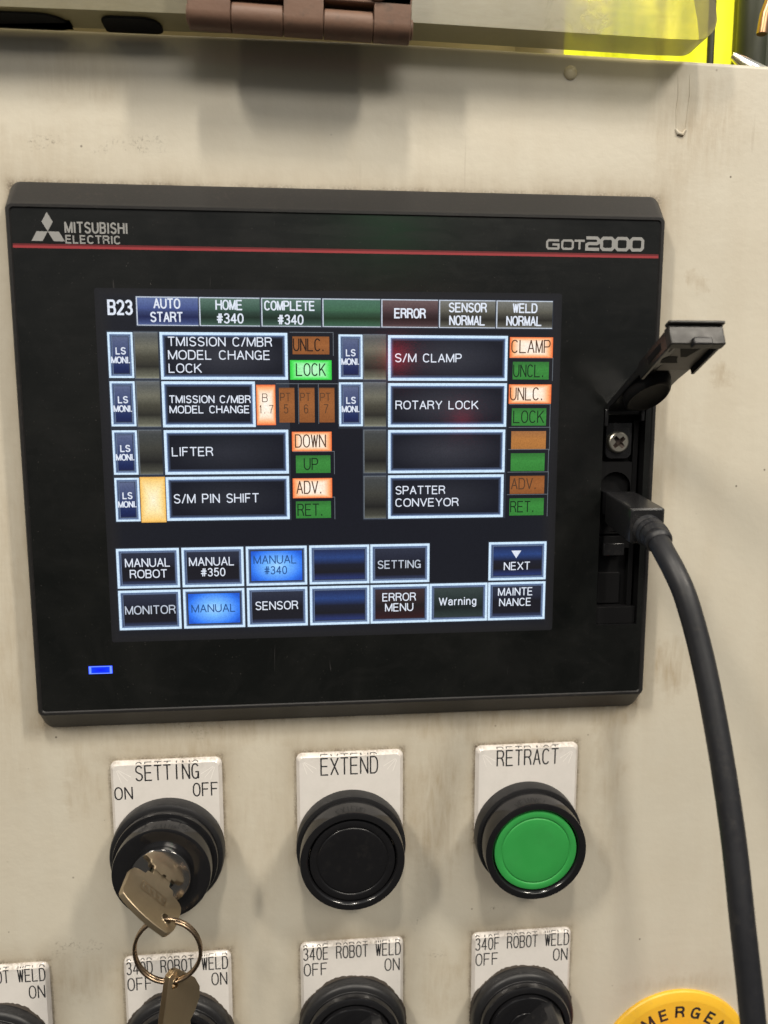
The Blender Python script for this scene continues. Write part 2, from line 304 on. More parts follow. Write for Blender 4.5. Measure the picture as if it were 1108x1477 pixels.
# ------------------------------------------------------------------ mesh builder (panel millimetres)
class MB:
    def __init__(s, org=(0, 0, 0)): s.v = []; s.f = []; s.m = []; s.o = org
    def face(s, pts, mi=0):
        i = len(s.v); s.v += pts; s.f.append(tuple(range(i, i+len(pts)))); s.m.append(mi)
    def add(s, vs, fs, mi=0):
        i = len(s.v); s.v += vs; s.f += [tuple(i+k for k in f) for f in fs]; s.m += [mi]*len(fs)
    def rect(s, x0, x1, y0, y1, z, mi=0): s.face([(x0, y0, z), (x1, y0, z), (x1, y1, z), (x0, y1, z)], mi)
    def frame(s, x0, x1, y0, y1, w, z, mi=0):
        s.rect(x0, x1, y1-w, y1, z, mi); s.rect(x0, x1, y0, y0+w, z, mi)
        s.rect(x0, x0+w, y0+w, y1-w, z, mi); s.rect(x1-w, x1, y0+w, y1-w, z, mi)
    def box(s, x0, x1, y0, y1, z0, z1, mi=0, mat=None):
        p = [(x, y, z) for z in (z0, z1) for y in (y0, y1) for x in (x0, x1)]
        if mat: p = [tuple(mat(q)) for q in p]
        s.add(p, [(0, 2, 3, 1), (4, 5, 7, 6), (0, 1, 5, 4), (2, 6, 7, 3), (0, 4, 6, 2), (1, 3, 7, 5)], mi)
    def loft(s, loops, mi=0, cap0=True, cap1=True, closed=True):
        n = len(loops[0]); vs = [p for L in loops for p in L]; fs = []
        for k in range(len(loops)-1):
            for i in range(n if closed else n-1):
                j = (i+1) % n; fs.append((k*n+i, k*n+j, (k+1)*n+j, (k+1)*n+i))
        if cap0: fs.append(tuple(reversed(range(n))))
        if cap1: fs.append(tuple((len(loops)-1)*n+i for i in range(n)))
        s.add(vs, fs, mi)
    def lathe(s, prof, cx=0, cy=0, seg=72, mi=0, cap0=False, cap1=True):
        s.loft([[(cx+r*math.cos(2*PI*i/seg), cy+r*math.sin(2*PI*i/seg), z) for i in range(seg)] for r, z in prof], mi, cap0, cap1)
    def tube(s, path, rad, seg=20, mi=0, flat=1.0, up=None):
        P = [Vector(p) for p in path]; n = len(P); loops = []; u = None
        for i in range(n):
            d = (P[min(i+1, n-1)]-P[max(i-1, 0)]).normalized()
            if u is None:
                u = Vector(up) if up else (Vector((0, 0, 1)) if abs(d.z) < .9 else Vector((0, 1, 0)))
            u = (u-d*u.dot(d)).normalized(); v = d.cross(u)
            r = rad[i] if hasattr(rad, '__len__') else rad
            loops.append([tuple(P[i]+u*(r*math.cos(2*PI*k/seg))+v*(r*flat*math.sin(2*PI*k/seg))) for k in range(seg)])
        s.loft(loops, mi)
    def fill(s, outer, holes, z0, z1, mi=0, mf=None, side=0):
        """prism with holes; mf maps (a,b,c)->panel point"""
        mf = mf or (lambda p: p)
        bm = bmesh.new(); ed = []
        for L in [outer]+holes:
            vs = [bm.verts.new((p[0], p[1], 0)) for p in L]
            ed += [bm.edges.new((vs[i], vs[(i+1) % len(vs)])) for i in range(len(vs))]
        bmesh.ops.triangle_fill(bm, use_beauty=True, edges=ed, normal=(0, 0, 1))
        bm.verts.index_update()
        base = [(q.co.x, q.co.y) for q in bm.verts]; tris = []
        for f in bm.faces:
            ids = [q.index for q in f.verts]
            if f.normal.z < 0: ids.reverse()
            tris.append(tuple(ids))
        bm.free()
        s.add([tuple(mf((x, y, z1))) for x, y in base], tris, mi)
        if z0 is not None:
            s.add([tuple(mf((x, y, z0))) for x, y in base], [tuple(reversed(f)) for f in tris], mi)
            for L in [outer]+holes:
                n = len(L); s.add([tuple(mf((p[0], p[1], z))) for z in (z0, z1) for p in L],
                                  [(i, (i+1) % n, n+(i+1) % n, n+i) for i in range(n)], side)
    def ribbon(s, pts, w, z, mi=0, mf=None):
        P = [p for i, p in enumerate(pts) if i == 0 or abs(p[0]-pts[i-1][0])+abs(p[1]-pts[i-1][1]) > 1e-5]
        if len(P) < 2: return
        for i in range(1, len(P)-1):
            ax, ay, bx, by = P[i][0]-P[i-1][0], P[i][1]-P[i-1][1], P[i+1][0]-P[i][0], P[i+1][1]-P[i][1]
            if ax*bx+ay*by < -.45*math.hypot(ax, ay)*math.hypot(bx, by):
                s.ribbon(P[:i+1], w, z, mi, mf); s.ribbon(P[i:], w, z+.0025, mi, mf); return
        closed = abs(P[0][0]-P[-1][0])+abs(P[0][1]-P[-1][1]) < 1e-4
        if closed: P = P[:-1]
        n = len(P); L = []; R_ = []; h = w/2
        for i in range(n):
            a = P[i-1] if (i > 0 or closed) else None; b = P[(i+1) % n] if (i < n-1 or closed) else None
            def nd(p, q):
                dx, dy = q[0]-p[0], q[1]-p[1]; l = math.hypot(dx, dy); return dx/l, dy/l
            if a and b:
                d1, d2 = nd(a, P[i]), nd(P[i], b); nx, ny = -(d1[1]+d2[1]), d1[0]+d2[0]; l = math.hypot(nx, ny)
                if l < .35: nx, ny, k = -d1[1], d1[0], 1
                else:
                    nx, ny = nx/l, ny/l; k = 1/max(.45, nx*-d1[1]+ny*d1[0])
                px, py = P[i]
            else:
                d = nd(P[i], b) if b else nd(a, P[i]); nx, ny, k = -d[1], d[0], 1
                e = -h*.45 if b else h*.45; px, py = P[i][0]+d[0]*e, P[i][1]+d[1]*e
            L.append((px+nx*h*k, py+ny*h*k)); R_.append((px-nx*h*k, py-ny*h*k))
        mf = mf or (lambda p: p)
        vs = [tuple(mf((x, y, z))) for x, y in L]+[tuple(mf((x, y, z))) for x, y in R_]
        m_ = n if closed else n-1
        s.add(vs, [(n+i, n+(i+1) % n, (i+1) % n, i) for i in range(m_)], mi)
    def build(s, name, mats, parent=None, bevel=0, smooth=35, seg=2, kind=None, label=None):
        me = bpy.data.meshes.new(name)
        ox, oy, oz = s.o
        me.from_pydata([W(x-ox, y-oy, z-oz) for x, y, z in s.v], [], s.f)
        for m in (mats if isinstance(mats, (list, tuple)) else [mats]): me.materials.append(m)
        me.polygons.foreach_set('material_index', s.m)
        if smooth:
            bm = bmesh.new(); bm.from_mesh(me); bmesh.ops.remove_doubles(bm, verts=bm.verts, dist=1e-7); bm.to_mesh(me); bm.free()
            me.polygons.foreach_set('use_smooth', [True]*len(me.polygons)); me.set_sharp_from_angle(angle=math.radians(smooth))
        me.update()
        o = bpy.data.objects.new(name, me); COL.objects.link(o)
        if parent: o.parent = parent
        else: o.location = W(ox, oy, oz)
        if bevel:
            b = o.modifiers.new('bevel', 'BEVEL'); b.width = bevel*.001; b.segments = seg; b.limit_method = 'ANGLE'; b.angle_limit = math.radians(40)
        if kind: o['kind'] = kind
        if label: o['label'] = label
        return o
def thing(name, org, label, cat, group=None):
    o = bpy.data.objects.new(name, None); COL.objects.link(o); o.location = W(*org); o.empty_display_size = .01
    o['label'] = label; o['category'] = cat
    if group: o['group'] = group
    return o
def tag(o, label, cat, group=None):
    o['label'] = label; o['category'] = cat
    if group: o['group'] = group
    return o
def rrect(x0, x1, y0, y1, r, z=0, n=6):
    """rounded rectangle, one radius or four (tr, tl, bl, br)"""
    rr = r if hasattr(r, '__len__') else (r,)*4; P = []
    for (cx, cy, a), q in zip(((x1, y1, 0), (x0, y1, 90), (x0, y0, 180), (x1, y0, 270)), rr):
        q = max(q, .01)
        ox, oy = cx-(q if cx == x1 else -q), cy-(q if cy == y1 else -q)
        for k in range(n+1):
            t = math.radians(a+90*k/n); P.append((ox+q*math.cos(t), oy+q*math.sin(t), z))
    return P
def circ(cx, cy, r, n=24): return [(cx+r*math.cos(2*PI*i/n), cy+r*math.sin(2*PI*i/n)) for i in range(n)]

# ------------------------------------------------------------------ stroke lettering
def arc(cx, cy, rx, ry, a0, a1, n=8):
    return [(cx+rx*math.cos(math.radians(a0+(a1-a0)*k/n)), cy+ry*math.sin(math.radians(a0+(a1-a0)*k/n))) for k in range(n+1)]
G = {
 'A': (1, [[(0, 0), (.5, 1), (1, 0)], [(.17, .34), (.83, .34)]]),
 'B': (.92, [[(.6, .53), (0, .53)], [(0, .53), (0, 1), (.6, 1)]+arc(.62, .765, .3, .235, 90, -90)+[(.6, .53)], [(0, .53), (0, 0), (.62, 0)]+arc(.64, .265, .32, .265, -90, 90)]),
 'C': (1, [arc(.5, .66, .48, .34, 35, 180)+arc(.5, .34, .48, .34, 180, 325)]),
 'D': (1, [[(0, 0), (0, 1), (.45, 1)]+arc(.5, .62, .48, .38, 90, 0)+arc(.5, .38, .48, .38, 0, -90)+[(.45, 0), (0, 0)]]),
 'E': (.88, [[(.92, 1), (0, 1), (0, 0), (.95, 0)], [(0, .52), (.84, .52)]]),
 'F': (.82, [[(.92, 1), (0, 1), (0, 0)], [(0, .52), (.8, .52)]]),
 'G': (1, [arc(.5, .66, .48, .34, 35, 180)+arc(.5, .34, .48, .34, 180, 320)+[(.95, .45), (.55, .45)], [(.95, .45), (.95, 0)]]),
 'H': (1, [[(0, 0), (0, 1)], [(1, 0), (1, 1)], [(0, .53), (1, .53)]]),
 'I': (.12, [[(.5, 0), (.5, 1)]]),
 'K': (1, [[(0, 0), (0, 1)], [(.93, 1), (0, .38)], [(.34, .60), (1, 0)]]),
 'L': (.82, [[(0, 1), (0, 0), (.95, 0)]]),
 'M': (1.2, [[(0, 0), (0, 1), (.5, .02), (1, 1), (1, 0)]]),
 'N': (1, [[(0, 0), (0, 1), (1, 0), (1, 1)]]),
 'O': (1.08, [arc(.5, .62, .5, .38, 0, 180)+arc(.5, .38, .5, .38, 180, 360)+[(1, .62)]]),
 'P': (.92, [[(0, 0), (0, 1), (.6, 1)]+arc(.62, .735, .34, .265, 90, -90)+[(.6, .47), (0, .47)]]),
 'R': (.98, [[(0, 0), (0, 1), (.6, 1)]+arc(.62, .76, .33, .24, 90, -90)+[(.6, .52), (0, .52)], [(.55, .52), (.78, .42), (.93, .2), (.97, 0)]]),
 'S': (.95, [arc(.5, .75, .45, .25, 25, 180, 9)+[(.10, .64), (.25, .56), (.75, .45), (.93, .36)]+arc(.5, .25, .46, .25, 10, -160, 9)]),
 'T': (.95, [[(0, 1), (1, 1)], [(.5, 1), (.5, 0)]]),
 'U': (1, [[(0, 1), (0, .36)]+arc(.5, .36, .5, .36, 180, 360)+[(1, 1)]]),
 'V': (1, [[(0, 1), (.5, 0), (1, 1)]]),
 'W': (1.4, [[(0, 1), (.26, 0), (.5, .95), (.74, 0), (1, 1)]]),
 'X': (1, [[(0, 1), (1, 0)], [(1, 1), (0, 0)]]),
 'Y': (1, [[(0, 1), (.5, .45), (1, 1)], [(.5, .45), (.5, 0)]]),
 '0': (.9, [arc(.5, .60, .46, .40, 0, 180)+arc(.5, .40, .46, .40, 180, 360)+[(.96, .60)]]),
 '1': (.5, [[(.1, .78), (.6, 1), (.6, 0)]]),
 '2': (.9, [arc(.5, .72, .45, .28, 160, 0)+[(.90, .55), (.05, 0), (.97, 0)]]),
 '3': (.9, [arc(.48, .76, .42, .24, 155, -70)+[(.45, .53)], [(.42, .53)]+arc(.48, .27, .46, .27, 75, -155)]),
 '4': (.95, [[(.72, 0), (.72, 1), (0, .28), (1, .28)]]),
 '5': (.9, [[(.88, 1), (.2, 1), (.1, .5)]+arc(.48, .33, .46, .33, 125, -155)]),
 '6': (.9, [arc(.5, .66, .42, .34, 30, 180)+[(.06, .33)]+arc(.5, .31, .43, .31, 180, 535, 16)]),
 '7': (.9, [[(.03, 1), (.97, 1), (.5, .4), (.38, 0)]]),
 '#': (1, [[(.28, 0), (.42, 1)], [(.62, 0), (.76, 1)], [(.02, .66), (1, .66)], [(0, .34), (.98, .34)]]),
 '/': (.55, [[(0, -.02), (1, 1.02)]]),
 '.': (.16, [[(.5, 0), (.5, .09)]]),
 ' ': (.55, []),
 'a': (.78, [[(.06, .52)]+arc(.48, .52, .40, .20, 150, 0)+[(.88, .0)], [(.88, .42), (.45, .40)]+arc(.42, .20, .38, .20, 90, 270)+[(.70, .04), (.88, .2)]]),
 'r': (.42, [[(.05, 0), (.05, .72)], [(.05, .45), (.3, .66), (.95, .72)]]),
 'n': (.72, [[(.03, 0), (.03, .72)], [(.03, .45)]+arc(.5, .42, .44, .30, 160, 0)+[(.94, 0)]]),
 'i': (.12, [[(.5, 0), (.5, .72)], [(.5, .9), (.5, 1)]]),
 'g': (.78, [arc(.48, .36, .42, .36, 0, 360, 16), [(.90, .72), (.90, -.05)]+arc(.48, -.05, .42, .22, 0, -150)]),
}
_lift = [0]
def text(mb, s, x0, x1, y0, y1, st, z, mi=0, mono=False, gap=.34, clip=None, mf=None):
    """fit a string into the box; st is stroke width"""
    if mono: ws = [1.0]*len(s)
    else: ws = [G[c][0] for c in s]
    tot = sum(ws)+gap*(len(s)-1); k = (x1-x0-st)/tot; x = x0+st/2; H = y1-y0-st; yb = y0+st/2
    for c, wd in zip(s, ws):
        strokes = G[c][1]
        if mono:
            g = min(1, G[c][0]) if c in 'I.1i' else 1
            off = (1-g)/2 if c != '.' else .1
        else: g, off = wd, 0
        for pl in strokes:
            pts = [(x+k*(off+g*px), yb+H*py) for px, py in pl]
            if clip is not None:
                # keep what lies above the clip line and squeeze it into a band
                ylo, dst0, dst1 = clip; out = []
                for i in range(len(pts)-1):
                    a, b = pts[i], pts[i+1]
                    if a[1] < ylo and b[1] < ylo: 
                        if len(out) > 1: mb.ribbon(out, st, z, mi, mf)
                        out = []; continue
                    def at(p, q):
                        t = (ylo-p[1])/(q[1]-p[1]); return (p[0]+(q[0]-p[0])*t, ylo)
                    if a[1] < ylo: out = [at(a, b)]
                    elif not out: out = [a]
                    if b[1] < ylo:
                        out.append(at(a, b)); mb.ribbon(out, st, z, mi, mf); out = []
                    else: out.append(b)
                if len(out) > 1: mb.ribbon(out, st, z, mi, mf)
            else:
                _lift[0] = (_lift[0]+1) % 5
                mb.ribbon(pts, st, z+_lift[0]*.004, mi, mf)
        x += k*(wd+gap)

# ================================================================== THE CABINET FRONT
def YT(x): return 155.2-max(0, x-20)*.0172
mb = MB()
# face sheet with a rolled top edge that turns back
rr_ = 1.8
xs = [-700+i*20 for i in range(71)]
prof = [(-700, 0, 0), (-rr_, 1, 0)]+[(-rr_+rr_*math.sin(math.radians(a)), 1, -rr_+rr_*math.cos(math.radians(a))) for a in range(10, 91, 10)]+[(0, 1, -9)]
rows = [[(x, (YT(x)+y) if k else y, z) for x in xs] for y, k, z in prof]
mb.loft(rows, closed=False, cap0=False, cap1=False)
cab = mb.build('cabinet_front', PAINT, smooth=60)
cab['kind'] = 'structure'; cab['label'] = 'beige painted steel front of the control cabinet, stained and smudged'
# run of paint hanging from the top edge
mb = MB()
for dx, r in ((-2.2, .34), (2.3, .34)):
    mb.tube([(128.5+dx, 148, -.28), (128.9+dx, 141, -.22), (128.3+dx, 135, -.24), (128.4+dx*.8, 128.5, -.16)], [r, r, r, r*.9], 10)
mb.tube([(126.3, 128.5, -.2), (127.2, 127, .05), (129, 126.6, .1), (130.3, 128.4, -.2)], [.5, .8, .8, .5], 10)
mb.build('paint_run', PAINT, cab)
# blob of clear sealant on the top edge
mb = MB((84.3, 147.2, 0))
mb.lathe([(2.6, -.3), (2.55, .35), (2.1, .9), (1.2, 1.25), (.2, 1.35)], 84.3, 147.2, 28)
o = mb.build('sealant_drop', plastic('yellowed_clear_sealant', (.62, .55, .38, 1), .18, .6), smooth=80)
tag(o, 'small yellowish sealant drop stuck on the top edge of the beige cabinet', 'drop')

# ================================================================== BEHIND THE TOP EDGE
# clear acrylic cover, hinged, rounded lower right corner
mb = MB((0, 154, 14))
cor = [(-260, 260), (-260, 154.2), (22, 155.6), (116, 153.9)]+[(125.5+7.5*math.sin(math.radians(a)), 161.2-7.2*math.cos(math.radians(a))) for a in range(0, 95, 8)]+[(132.0, 167), (129.2, 178), (124, 200), (120, 260)]
mb.fill(cor, [], 1.5, 15.0, 0, side=1)
o = mb.build('acrylic_cover', [M['acrylic'], M['acrylic_edge']], bevel=.5, smooth=30)
tag(o, 'thick scuffed clear acrylic cover with rounded lower corner above the cabinet edge', 'cover')
# added slabs for the dark shapes at the cover's lower edge
pads = None
for k, (x0, x1) in enumerate([(-135, -95), (-84, -64)]):
    mb = MB(((x0+x1)/2, 155, 8))
    L = rrect(x0, x1, 1.6, 13.0, (9, 1.5, 1.5, 5) if k == 0 else (6, 4, 1.5, 3), 0, 5)
    mb.loft([[(p[0], 154.5+.004*(p[0]+135), p[1]) for p in L], [(p[0], 153.85, p[1]) for p in L]])
    o = mb.build('dark_slab', M['deep'], bevel=.3)
    tag(o, ['wide dark slab added under the cover in the top left corner', 'short dark slab added under the cover left of the brown hinge'][k], 'pad', 'dark slabs added under the acrylic cover')
# brown hinge
hg = thing('hinge', (-16, 152, 15.6), 'brown painted butt hinge joining the acrylic cover to the cabinet top', 'hinge')
HO = (-16, 152, 15.6); hx0, hx1, hy, hz, hr = -53.2, 21.2, 152.4, 18.6, 4.6
mb = MB(HO); mb.box(hx0, hx1, hy+hr+.9, 205, 15.2, hz+hr)
for a, b in ((-53.2, -39.3), (-21.5, -8.6), (8.7, 21.2)): mb.box(a, b, hy+1, hy+hr+.9, 15.2, hz+hr-.05)
mb.build('leaf_plate', M['hinge'], hg, bevel=.5)
cuts = [hx0, hx0+17.6, hx0+35.2, hx0+49.2, hx0+64.2-1, hx1]
cuts = [-53.2, -39.0, -21.8, -8.3, 8.4, 21.2]
for k in range(5):
    mb = MB(HO); a, b = cuts[k]+.13, cuts[k+1]-.13
    up = k % 2 == 0
    # knuckle: barrel that runs tangentially into a leaf
    prof = [(hy+hr*math.cos(math.radians(t)), hz+hr*math.sin(math.radians(t))) for t in (range(90, 361, 15) if up else range(-15, 256, 15))]
    if up: prof = [(hy+7, hz+hr)]+prof[0:1]+prof[1:]
    L = [(y, z) for y, z in prof]
    if up: L = [(hy+9, hz+hr), (hy, hz+hr)]+[(hy+hr*math.cos(math.radians(t)), hz+hr*math.sin(math.radians(t))) for t in range(105, 286, 15)]+[(hy+9, hz-1.6)]
    else: L = [(hy+hr*math.cos(math.radians(t)), hz+hr*math.sin(math.radians(t))) for t in range(0, 360, 15)]
    mb.loft([[(x, y, z) for y, z in L] for x in (a, b)])
    mb.build('knuckle', M['hinge'], hg, bevel=.35)
mb = MB(HO); mb.tube([(hx0-.6, hy, hz), (hx1+.9, hy, hz)], 3.1, 24)
mb.build('hinge_pin', M['hinge'], hg, bevel=.4)
mb = MB(HO); mb.lathe([(5, 23.1), (4.9, 23.8), (4, 24.6), (2, 25.3), (.3, 25.4)], 9.5, 163.5, 32); mb.build('rivet', M['hinge'], hg)
hg.rotation_euler.y = math.radians(1.5)
# machine behind
mb = MB((-100, 160, -40)); mb.box(-500, 78, 100, 420, -46, -38)
o = mb.build('machine_plate', M['rail'], bevel=1); tag(o, 'beige machine plate seen through the acrylic cover behind the cabinet', 'machine plate')
mb = MB((84, 160, -46)); mb.tube([(82, 100, -50), (80, 420, -50)], 15, 40)  # added cylinder; its shading grades the edge of the yellow
o = mb.build('blending_column', M['rail']); tag(o, 'rounded beige column added behind the cover to soften where the yellow begins', 'column')
mb = MB((250, 160, -90))
rows = []
for y in (-60, 500):
    rows.append([(70+i*2, y, -90+4*math.sin(i*.5)+2*math.sin(i*.21)) for i in range(150)])
mb.loft(rows, closed=False, cap0=False, cap1=False)
o = mb.build('yellow_curtain', M['curtain'], smooth=80); tag(o, 'bright yellow backlit weld curtain behind the cabinet at top right', 'curtain')
area('booth_lamp', (240, 330, -420), (180, 180, -90), .5, .5, 5.5, (1, 1, .9))
mb = MB((160, 160, -60)); mb.tube([(190, 60, -64), (190, 420, -64)], 6.5, 24)
o = mb.build('machine_post', M['oldrail']); tag(o, 'dark olive round post in front of the yellow curtain', 'post')
mb = MB((150, 160, -60)); mb.tube([(170.5, 60, -62), (169, 420, -64)], 1.6, 12)
o = mb.build('thin_rod', M['oldrail']); tag(o, 'thin dark rod between the acrylic cover and the olive post', 'rod')
mb = MB((180, 160, -45)); mb.tube([(184, 184, -45), (185.0, 192, -45), (189.5, 206, -44), (196, 420, -44)], 2.2, 16)
o = mb.build('copper_pipe', M['copper']); tag(o, 'brown copper pipe at the top right edge of the picture', 'pipe')
mb = MB((174, 160, -20)); mb.tube([(160, 166, -24), (164, 162, -22), (171, 156, -18)], [1.4, 2.6, 3.4], 16)
o = mb.build('pipe_fitting', M['shiny'], bevel=.4); tag(o, 'bright steel fitting just above the cabinet edge at right', 'fitting')
mb = MB((190, 160, -70)); mb.box(193, 300, 60, 420, -88, -74)
o = mb.build('machine_column', M['oldrail'], bevel=1); tag(o, 'dark machine column behind the copper pipe at the right edge', 'column')

# ================================================================== THE TOUCH SCREEN
TO = (0, 0, 0)
hmi = thing('touch_screen_panel', TO, 'black framed industrial touch screen with lit buttons mounted in the beige cabinet', 'touch screen')
ZF = 8.0
mb = MB(TO)
def L4(x0, x1, y0, y1, r, z): return rrect(x0, x1, y0, y1, r, z, 6)
mb.loft([L4(-120.3, 120.4, -101.9, 103.3, 3.6, 0), L4(-120.4, 120.5, -101.9, 103.3, 3.6, .8), L4(-120.5, 120.5, -101.2, 102.6, 3.5, 1.6),
         L4(-120.6, 120.6, -95.2, 95.4, 2.6, 6.6), L4(-120.4, 120.4, -94.7, 94.7, 2.4, 7.5), L4(-119.9, 119.9, -94.1, 94.1, 2, 8),
         L4(-119.0, 119.0, -93.2, 93.2, 1.6, 8), L4(-118.6, 118.6, -92.8, 92.8, 1.2, 7.5)], cap0=False, cap1=False)
mb.build('bezel', M['bezel'], hmi, smooth=25)
# front film with the opening for the port bay
bx0, bx1, by0, by1 = 99.4, 116.4, -64.6, 22.4
mb = MB(TO)
mb.rect(-118.62, bx0, -92.82, 92.82, 7.5); mb.rect(bx0, 118.62, by1, 92.82, 7.5); mb.rect(bx0, 118.62, -92.82, by0, 7.5); mb.rect(bx1, 118.62, by0, by1, 7.5)
fp = mb.build('faceplate', M['face'], hmi)
mb = MB(TO); mb.rect(-118.5, 118.5, 80.1, 80.75, 7.52); mb.rect(-118.5, 118.5, 79.25, 80.1, 7.52, 1)
mb.build('accent_stripe', [M['striped'], M['stripel']], hmi, label='thin red stripe across the faceplate')
# emblem: three rhombi
mb = MB(TO); a = 3.82; ex, ey = -106.3, 85.0
for t in (0, 120, 240):
    c_, s_ = math.cos(math.radians(t)), math.sin(math.radians(t))
    mb.face([(ex+x*c_-y*s_, ey+x*s_+y*c_, 7.53) for x, y in ((0, .02), (a/2, .866*a), (0, 1.732*a), (-a/2, .866*a))])
mb.build('emblem', M['silver'], hmi, smooth=0)
mb = MB(TO)
text(mb, 'MITSUBISHI', -100.5, -78.6, 84.5, 88.5, .62, 7.53, gap=.46)
text(mb, 'ELECTRIC', -100.4, -81.2, 80.0+.95, 83.9+.05, .52, 7.53, gap=.44)
mb.build('maker_lettering', M['silver'], hmi, smooth=0)
mb = MB(TO)
def poly(pts, st=.75): mb.ribbon([(x, y) for x, y in pts], st, 7.53+random.random()*.01)
def sq(x0, x1, y0, y1, kind, st):
    c = .35*(y1-y0)*.5
    if kind == 'G': poly([(x1, y1), (x0+c, y1), (x0, y1-c), (x0, y0+c), (x0+c, y0), (x1-c*.3, y0), (x1, y0+c*.3), (x1, (y0+y1)/2), (x0+(x1-x0)*.5, (y0+y1)/2)], st)
    if kind == 'O': poly([(x0+c, y1), (x1-c, y1), (x1, y1-c), (x1, y0+c), (x1-c, y0), (x0+c, y0), (x0, y0+c), (x0, y1-c), (x0+c, y1)], st)
    if kind == 'T': poly([(x0, y1), (x1, y1)], st); poly([((x0+x1)/2, y1), ((x0+x1)/2, y0)], st)
    if kind == '2': poly([(x0, y1), (x1-c, y1), (x1, y1-c), (x1, (y0+y1)/2+c*.6), (x1-c, (y0+y1)/2), (x0+c, (y0+y1)/2), (x0, (y0+y1)/2-c*.6), (x0, y0), (x1, y0)], st)
sq(74.9, 79.3, 82.2, 85.2, 'G', .8); sq(80.7, 84.8, 82.2, 85.2, 'O', .8); sq(85.6, 89.2, 82.2, 85.2, 'T', .8)
for k in range(4): sq(90.2+k*5.75, 94.8+k*5.75, 82.2, 86.3, '2' if k == 0 else 'O', 1.15)
mb.build('model_lettering', M['silver'], hmi, smooth=0)
mb = MB(TO); mb.box(-100.6, -91.7, -78.3, -75.2, 7.45, 7.75)
LED = screen_mat('blue_led_window', 'box', [(0, (.0, .004, .80, 1)), (.72, (.0, .03, 1, 1)), (.88, (.16, .30, 1, 1)), (1, (.02, .05, .9, 1))], strength=1.6)
mb.build('power_led', LED, hmi, label='small lit blue power light')

# ---------- display
U = .267
def SX(u): return -90.5+U*u
def SY(v): return 65.1-U*v
ZD = 7.54
lit_bg = screen_mat('hazy_dark_screen_area', 'box', [(0, (.005, .006, .011, 1)), (.93, (.008, .0095, .014, 1)), (.975, (.013, .013, .014, 1)), (1, (.011, .011, .011, 1))])  # black level of the screen with a bluish bloom haze painted in
mb = MB(TO); mb.loft([rrect(-91.4, 81.3, -66.0, 65.8, 1.0, 7.505), rrect(-91.4, 81.3, -66.0, 65.8, 1.0, 7.52)], cap0=False)
disp = mb.build('display', lit_bg, hmi, smooth=0)
S_ = {}
S_['white'] = screen_mat('screen_white', 'flat', (.80, .86, .97, 1))
S_['soft'] = screen_mat('screen_soft_white', 'flat', (.56, .62, .72, 1))
S_['frame'] = screen_mat('screen_pale_blue_line', 'flat', (.64, .82, 1.0, 1), strength=1.06)
S_['frame2'] = screen_mat('screen_dim_blue_line', 'flat', (.16, .22, .36, 1))
S_['grey'] = screen_mat('screen_grey_line', 'flat', (.13, .15, .17, 1))
S_['shade'] = screen_mat('screen_shadow_line', 'flat', (.012, .016, .035, 1))
S_['bloom'] = screen_mat('screen_painted_bloom', 'flat', (.13, .20, .36, 1))
S_['bloom2'] = screen_mat('screen_painted_bloom_faint', 'flat', (.034, .048, .088, 1))
S_['back'] = screen_mat('screen_bloom_backing', 'flat', (.026, .034, .050, 1))
S_['black'] = screen_mat('screen_dark_text', 'flat', (.022, .010, .005, 1))
S_['brown'] = screen_mat('screen_brown_text', 'flat', (.10, .045, .02, 1))
S_['dkgreen'] = screen_mat('screen_dark_green_text', 'flat', (.006, .030, .008, 1))
S_['navy'] = screen_mat('screen_navy_text', 'flat', (.022, .09, .30, 1))
S_['yel'] = screen_mat('screen_lit_yellow', 'box', [(0, (1, .92, .66, 1)), (.5, (1, .82, .42, 1)), (.9, (.98, .62, .18, 1)), (1, (.80, .42, .08, 1))], strength=1.05)
S_['amber'] = screen_mat('screen_lit_amber', 'box', [(0, (1.0, .92, .82, 1)), (.58, (1, .80, .62, 1)), (.82, (1, .46, .20, 1)), (1, (.85, .15, .03, 1))], strength=1.1)  # lit tiles: overexposed bloom painted in as a pale centre
S_['amberoff'] = screen_mat('screen_dim_amber', 'vert', [(0, (.27, .09, .022, 1)), (.5, (.34, .12, .032, 1)), (.95, (.30, .10, .024, 1)), (1, (.18, .07, .02, 1))])
S_['orange'] = screen_mat('screen_mid_orange', 'vert', [(0, (.42, .17, .04, 1)), (.5, (.47, .19, .045, 1)), (1, (.36, .15, .05, 1))])
S_['green'] = screen_mat('screen_lit_green', 'box', [(0, (.55, .98, .62, 1)), (.6, (.34, .92, .40, 1)), (.88, (.07, .80, .10, 1)), (1, (.03, .55, .05, 1))], strength=1.05)
S_['greenoff'] = screen_mat('screen_dim_green', 'vert', [(0, (.035, .22, .035, 1)), (.6, (.045, .26, .045, 1)), (1, (.03, .17, .03, 1))])
S_['blue'] = screen_mat('screen_lit_blue', 'rad', [(0, (.36, .66, 1, 1)), (.35, (.17, .47, 1, 1)), (.8, (.035, .20, .88, 1)), (1, (.014, .10, .62, 1))], strength=1.1)
S_['ls'] = screen_mat('screen_blue_key', 'vert', [(0, (.03, .05, .18, 1)), (.10, (.008, .014, .07, 1)), (.22, (.01, .022, .10, 1)), (.45, (.035, .055, .155, 1)), (.78, (.085, .11, .22, 1)), (.93, (.12, .15, .26, 1)), (1, (.15, .19, .32, 1))])
S_['bar'] = screen_mat('screen_grey_bar', 'vert', [(0, (.30, .30, .23, 1)), (.07, (.14, .14, .10, 1)), (.26, (.022, .021, .015, 1)), (.48, (.065, .062, .043, 1)), (.68, (.16, .155, .115, 1)), (.90, (.10, .106, .10, 1)), (1, (.15, .16, .165, 1))])
